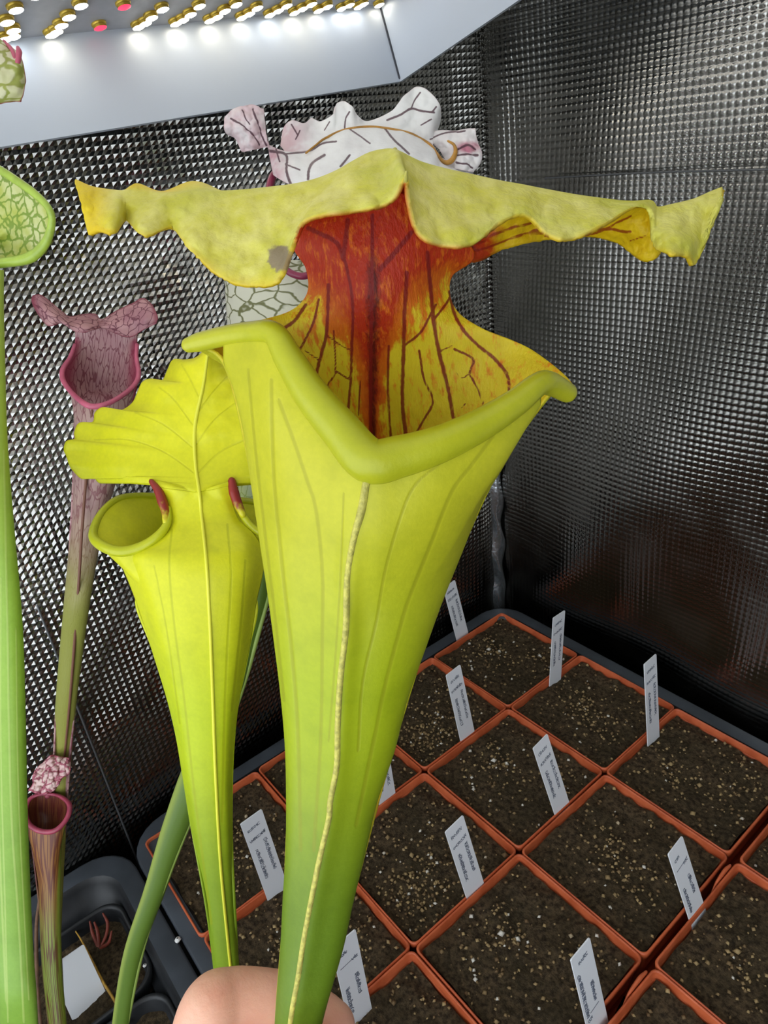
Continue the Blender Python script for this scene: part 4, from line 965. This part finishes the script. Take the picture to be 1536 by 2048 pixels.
mb = MB(); px_sweep(mb, [(546, 1130, .326, 3), (537, 1190, .329, 3.5), (513, 1280, .332, 4), (490, 1360, .336, 4), (462, 1440, .340, 4), (421, 1540, .345, 4), (381, 1640, .350, 4), (339, 1745, .355, 4), (288, 1888, .363, 4), (248, 2080, .370, 3)], 8, 80, 1.2); mb.build('wing', plain('pale_green_wing', S(152, 176, 84), .45), p6)
M_P6LIP = plain('maroon_lip', S(140, 44, 76), .3, nz=.2, nsc=150)
mb = MB(); px_sweep(mb, [(640, 530, .292, 7), (610, 552, .290, 7), (575, 542, .290, 7), (545, 505, .294, 7), (532, 450, .300, 7), (535, 400, .306, 8), (545, 355, .312, 8), (560, 340, .316, 7)], 12, 70); mb.build('rolled_lip', M_P6LIP, p6)
mb = MB(); px_sweep(mb, [(690, 400, .330, 70), (680, 460, .326, 62), (660, 520, .320, 80)], 20, 40, .5); mb.build('column', M_P6LIP, p6)
V6 = [([(699, 260), (724, 277), (740, 289)], 3), ([(769, 258), (787, 281), (818, 310)], 4), ([(537, 303), (572, 312), (574, 344), (584, 372)], 5), ([(572, 310), (619, 304), (646, 289), (673, 285)], 3.5), ([(650, 312), (628, 326), (619, 340), (617, 360)], 5), ([(700, 312), (681, 335)], 4), ([(572, 330), (600, 342)], 3), ([(462, 238), (500, 262), (517, 289)], 3), ([(505, 219), (520, 260), (533, 289)], 3),
      ([(484, 222), (500, 250)], 2.5), ([(775, 242), (800, 232), (822, 219), (845, 224), (867, 226)], 4), ([(841, 187), (828, 205), (822, 219)], 3), ([(862, 240), (842, 252)], 2.5), ([(865, 224), (872, 215)], 3), ([(860, 280), (890, 268), (930, 264)], 3), ([(700, 225), (692, 240), (690, 258)], 3), ([(600, 262), (592, 280)], 2.5), ([(584, 250), (596, 272)], 2.5), ([(660, 245), (650, 262)], 2), ([(552, 300), (560, 325)], 3)]
def mat_p6l():
    m = NT('white_lid_with_dark_veins'); c = m.mix(m.remap(m.noise(70, 4), .35, .7), S(252, 252, 251), S(242, 240, 240))
    c = m.mix(m.math('MULTIPLY', m.attr('pink'), m.remap(m.noise(120, 3), .3, .6, .3, 1)), c, S(206, 130, 150))
    vd = m.math('ADD', m.attr('vd'), m.math('MULTIPLY', m.math('SUBTRACT', m.noise(600, 3), .5), .9))
    c = m.mix(m.remap(vd, .6, 1.5, .92, 0), c, S(84, 42, 58))
    c = m.mix(m.remap(m.attr('edge'), .4, 1.0, 0, .35), c, S(216, 186, 190))
    m.bump(m.noise(150, 4), .35, .0015); return m.fin(c, .45, trans=.25)
M_P6L = mat_p6l()
dome_top = [(535, 290), (562, 302), (590, 306), (617, 303), (650, 277), (689, 260), (744, 254), (810, 264), (861, 289), (877, 312), (900, 326), (925, 335), (943, 344)]
dome_low = [(548, 350), (565, 362), (585, 372), (610, 384), (645, 392), (690, 398), (744, 400), (810, 398), (861, 392), (890, 385), (915, 378), (935, 365), (948, 352)]
rows6 = []
for t in (0, .25, .5, .75, 1.0):
    rows6.append([(a[0] * (1 - t) + b[0] * t, a[1] * (1 - t) + b[1] * t, .312 - .030 * math.sin(t * 1.5) * math.sin(math.pi * (i + .6) / 13.2)) for i, (a, b) in enumerate(zip(dome_top, dome_low))])
Wp, ap, Xp, Yp = patch(rows6, 110, 260, .0009, V6, wav=.0015, wsc=40, seed=2, edgeband=.02); ap['pink'] = .8 * np.exp(-(((Xp - 545) / 25) ** 2))
mb = MB(); mb.sheet(Wp, .0009, ap); mb.build('lid_dome', M_P6L, p6)
mb = MB(); px_sweep(mb, [(612, 306, .308, 2), (632, 290, .309, 2), (650, 277, .310, 2.4), (689, 260, .311, 2.6), (744, 254, .311, 2.8), (810, 264, .311, 2.8), (840, 277, .311, 3), (861, 291, .310, 3.5), (875, 310, .308, 4), (888, 324, .306, 4), (902, 322, .305, 5.5), (911, 305, .304, 4.5), (908, 290, .304, 3), (896, 282, .305, 2)], 8, 120)
mb.build('lid_fold', plain('golden_fold', S(168, 120, 44), .4, nz=.3, nsc=160), p6)
flap_up = [(562, 293), (568, 258), (584, 242), (607, 248), (623, 238), (642, 244), (666, 230), (672, 210), (689, 204), (703, 213), (714, 232), (736, 244), (783, 224), (806, 195), (830, 176), (853, 180), (877, 207), (880, 238), (873, 262)]
flap_lo = [(575, 310), (590, 306), (604, 304), (620, 302), (634, 294), (648, 284), (664, 276), (676, 272), (690, 268), (704, 264), (718, 262), (740, 262), (775, 264), (800, 268), (820, 272), (838, 278), (850, 282), (860, 286), (866, 290)]
rows6 = [[(a[0] * (1 - t) + b[0] * t, a[1] * (1 - t) + b[1] * t, .322 - .008 * t + .003 * math.sin(i * 1.9) * (1 - t)) for i, (a, b) in enumerate(zip(flap_up, flap_lo))] for t in (0, .35, .7, 1.0)]
Wp, ap, Xp, Yp = patch(rows6, 80, 300, .0009, V6, wav=.001, wsc=60, seed=6, edgeband=.05); ap['pink'] = .55 * sstep(640, 575, Xp) * 1.0
mb = MB(); mb.sheet(Wp, .0009, ap); mb.build('lid_ruffle', M_P6L, p6)
fl2 = [[(462, 222, .306), (478, 215, .305), (494, 212, .304), (509, 211, .304), (527, 219, .306)], [(450, 238, .306), (470, 236, .303), (492, 234, .302), (510, 236, .302), (529, 246, .305)], [(452, 264, .307), (472, 262, .304), (494, 262, .303), (514, 264, .303), (533, 270, .305)],
       [(471, 276, .308), (484, 280, .306), (500, 282, .305), (518, 282, .305), (536, 284, .307)], [(484, 302, .309), (492, 303, .308), (508, 299, .307), (524, 295, .308), (540, 294, .309)]]
Wp, ap, Xp, Yp = patch(fl2, 80, 80, .0009, V6, wav=.002, wsc=80, seed=8, edgeband=.06); ap['pink'] = .45 + 0 * Xp
mb = MB(); mb.sheet(Wp, .0009, ap); mb.build('lid_ruffle', M_P6L, p6)
fl3 = [[(862, 264, .318), (885, 262, .316), (908, 263, .314), (935, 259, .312), (951, 258, .311)], [(866, 284, .316), (886, 280, .312), (908, 280, .310), (932, 278, .308), (954, 282, .308)], [(880, 300, .314), (895, 298, .309), (914, 296, .306), (938, 296, .305), (963, 306, .306)],
       [(896, 326, .311), (908, 322, .306), (922, 318, .304), (940, 318, .304), (960, 326, .305)], [(905, 336, .309), (915, 338, .306), (926, 340, .305), (938, 343, .305), (946, 344, .306)]]
Wp, ap, Xp, Yp = patch(fl3, 80, 80, .0009, V6 + [([(915, 300), (935, 292), (950, 300)], 4), ([(915, 312), (938, 310), (955, 312)], 4), ([(914, 325), (932, 328), (945, 335)], 3)], wav=.0015, wsc=80, seed=11, edgeband=.06)
ap['pink'] = np.clip(2.0 * np.exp(-(((Xp - 938) / 18) ** 2 + ((Yp - 296) / 9) ** 2)) + .1, 0, 1)
mb = MB(); mb.sheet(Wp, .0009, ap); mb.build('lid_ruffle', M_P6L, p6)

# ------------------------------------------------------------------ black pot with seedlings in the deep tray
def black_pot(label, x0, x1, y0, y1, z, sz_soil):
    t = thing('black_pot', label, 'pot', ((x0 + x1) / 2, (y0 + y1) / 2, -.0815))
    L = lambda o, zz, r=.014: rrect(x0 + o, x1 - o, y0 + o, y1 - o, max(r - o * .4, .004), zz)
    b = MB(); b.grid(np.stack([L(.008, -.0815), L(.0025, z - .012), L(.0008, z - .010), L(0, z - .001), L(.0006, z), L(.002, z), L(.003, z - .0015), L(.006, z - .03)]), closev=True, flip=True); b.f.append([i for i in range(28)][::-1]); b.m.append(0)
    b.build('pot_shell', M_BLACK, t)
    nx = 60; x = np.linspace(x0 + .0035, x1 - .0035, nx); y = np.linspace(y0 + .0035, y1 - .0035, nx); Xs, Ys = np.meshgrid(x, y, indexing='ij')
    b = MB(); b.grid(np.stack([Xs, Ys, z - .011 + fbm(Xs, Ys, 80, 2.0, 4) * .0025], -1)); s = b.build('soil', M_SOIL, t); s['kind'] = 'stuff'
    return t
black_pot('black pot of peat with a blank label and dry leaf', .15 * U, .93 * U, -5.25 * U, -4.31 * U, -.014, 0)
black_pot('black pot of peat under the feet of the tall pitchers', .97 * U, 2.35 * U, -5.8 * U, -4.31 * U, -.014, 0)
plant_tag('blank_label', 'blank white label lying tilted in the black pot', tuple(ground(176, 2006, -.024)), math.radians(4), math.radians(-38), -.05, .030, 3, None, wid=.021)
bl = thing('dry_leaf', 'dry yellow leaf strip lying across the black pot', 'leaf', ground(225, 2000, -.022))
g1 = [ground(148, 1858, -.018), ground(160, 1876, -.019), ground(168, 1890, -.020), ground(185, 1922, -.021), ground(205, 1962, -.021), ground(226, 1996, -.021), ground(262, 2060, -.020)]
mb = MB(); mb.sweep(g1, [.0008, .0009, .0011, .0012, .0015, .0016, .0010], 8, 50, .5); mb.build('blade', plain('dry_yellow', S(196, 150, 56), .5, nz=.3, nsc=150), bl)
M_SHOOT = plain('red_brown_shoot', S(140, 62, 46), .5, nz=.25, nsc=200)
sh = thing('seedling', 'small clump of curled red brown shoots in the black pot', 'seedling', ground(200, 1895, -.025))
for pts in ([(196, 1893), (190, 1876), (189, 1862)], [(198, 1893), (200, 1874), (198, 1864)], [(204, 1890), (216, 1874), (221, 1858), (215, 1846)], [(202, 1896), (222, 1894), (232, 1882)]):
    mb = MB(); k = len(pts)
    mb.sweep([ground(x, y, -.025) + np.array([0, 0, .010 * (i / (k - 1))]) * (1 if i else 0) for i, (x, y) in enumerate(pts)], [.0011] * (k - 1) + [.0006], 8, 24); mb.build('shoot', M_SHOOT, sh)
M_PERL = plain('perlite', S(232, 232, 228), .6, bump=.5, bsc=600)
def pebble(label, c, r, seed):
    b = MB(); n = 10; th = np.linspace(0, 2 * np.pi, n, endpoint=False)
    r_ = np.random.default_rng(seed); rings = [np.stack([np.sin(a) * np.cos(th) * r * r_.uniform(.75, 1.2, n), np.sin(a) * np.sin(th) * r * r_.uniform(.75, 1.2, n), np.full(n, math.cos(a) * r * .8)], -1) for a in np.linspace(.25, math.pi - .25, 6)]
    W_ = np.stack(rings) + np.asarray(c); b.grid(W_, closev=True); b.f.append(list(range(n))); b.f.append([b.n - n + i for i in range(n)]); b.m += [0, 0]
    o = b.build('perlite_grain', M_PERL); o['label'] = label; o['category'] = 'perlite'
pebble('white perlite grain on the grey tray rim', ground(357, 1882, -.0025) + [0, 0, .0014], .0018, 1)
pebble('white perlite grain on the dark pot edge below the leaf', ground(292, 1936, -.0165) + [0, 0, .0026], .0012, 2)

# ------------------------------------------------------------------ the hand
def mat_skin():
    m = NT('skin'); c = m.mix(m.remap(m.noise(60, 4), .3, .7), S(230, 164, 138), S(240, 186, 160))
    c = m.mix(m.remap(m.noise(25, 2), .45, .7, 0, .5), c, S(228, 138, 118))
    wv = m.mapv(m.co(), (1, 1, 2.5)); m.bump(m.math('ADD', m.math('MULTIPLY', m.noise(420, 5, .65, wv), .6), m.math('MULTIPLY', m.noise(110, 3), .5)), .30, .0010)
    return m.fin(c, .5, spec=.35, sss=.25, sssr=(.004, .0018, .0010))
hand = MB()
def hp(*pts): return pixa(np.array(pts, float))
hand.sweep(hp((330, 2420, .196), (372, 2240, .200), (418, 2040, .2030), (455, 2008, .2065), (520, 2002, .2085), (585, 2012, .2090), (640, 2040, .2065), (664, 2054, .2045)), [.0100, .0096, .0098, .0094, .0086, .0082, .0076, .0070], 18, 80)
hand.sweep(hp((360, 2500, .200), (400, 2330, .206), (438, 2190, .210), (520, 2150, .216), (600, 2165, .216), (665, 2200, .213)), [.0105, .0100, .0100, .0090, .0084, .0070], 18, 60)
hand.sweep(hp((395, 2590, .207), (430, 2450, .213), (465, 2330, .218), (540, 2300, .224), (610, 2310, .224), (668, 2340, .221)), [.0100, .0096, .0095, .0086, .0080, .0068], 18, 60)
hand.sweep(hp((430, 2660, .214), (460, 2550, .220), (490, 2450, .225), (555, 2430, .230), (610, 2435, .230), (655, 2460, .228)), [.0088, .0084, .0082, .0075, .0070, .0060], 18, 60)
hand.sweep(hp((420, 2620, .178), (480, 2460, .172), (545, 2340, .172), (600, 2250, .174), (640, 2190, .177)), [.0150, .0125, .0112, .0105, .0085], 18, 60)
hand.sweep(hp((330, 2420, .198), (350, 2500, .198), (390, 2620, .202), (430, 2760, .206)), [.0120, .0170, .0215, .0220], 20, 50)
hand.sweep(hp((380, 2520, .186), (410, 2640, .190), (430, 2760, .198)), [.0140, .0190, .0200], 20, 40)
hand.sweep(hp((430, 2560, .208), (435, 2680, .208), (440, 2800, .204)), [.0150, .0190, .0190], 20, 40)
hand.sweep(hp((430, 2740, .202), (420, 2950, .200), (380, 3300, .196), (330, 3700, .192)), [.0230, .0240, .0270, .0320], 22, 60)
ho = hand.build('hand', mat_skin()); ho['label'] = 'bare hand pinching the stem of the yellow pitcher'; ho['category'] = 'hand'
rm = ho.modifiers.new('join', 'REMESH'); rm.mode = 'VOXEL'; rm.voxel_size = .0009; rm.use_smooth_shade = True
sm_ = ho.modifiers.new('soften', 'SMOOTH'); sm_.factor = .5; sm_.iterations = 8

for o in bpy.data.objects:
    if '_o' in o: del o['_o']
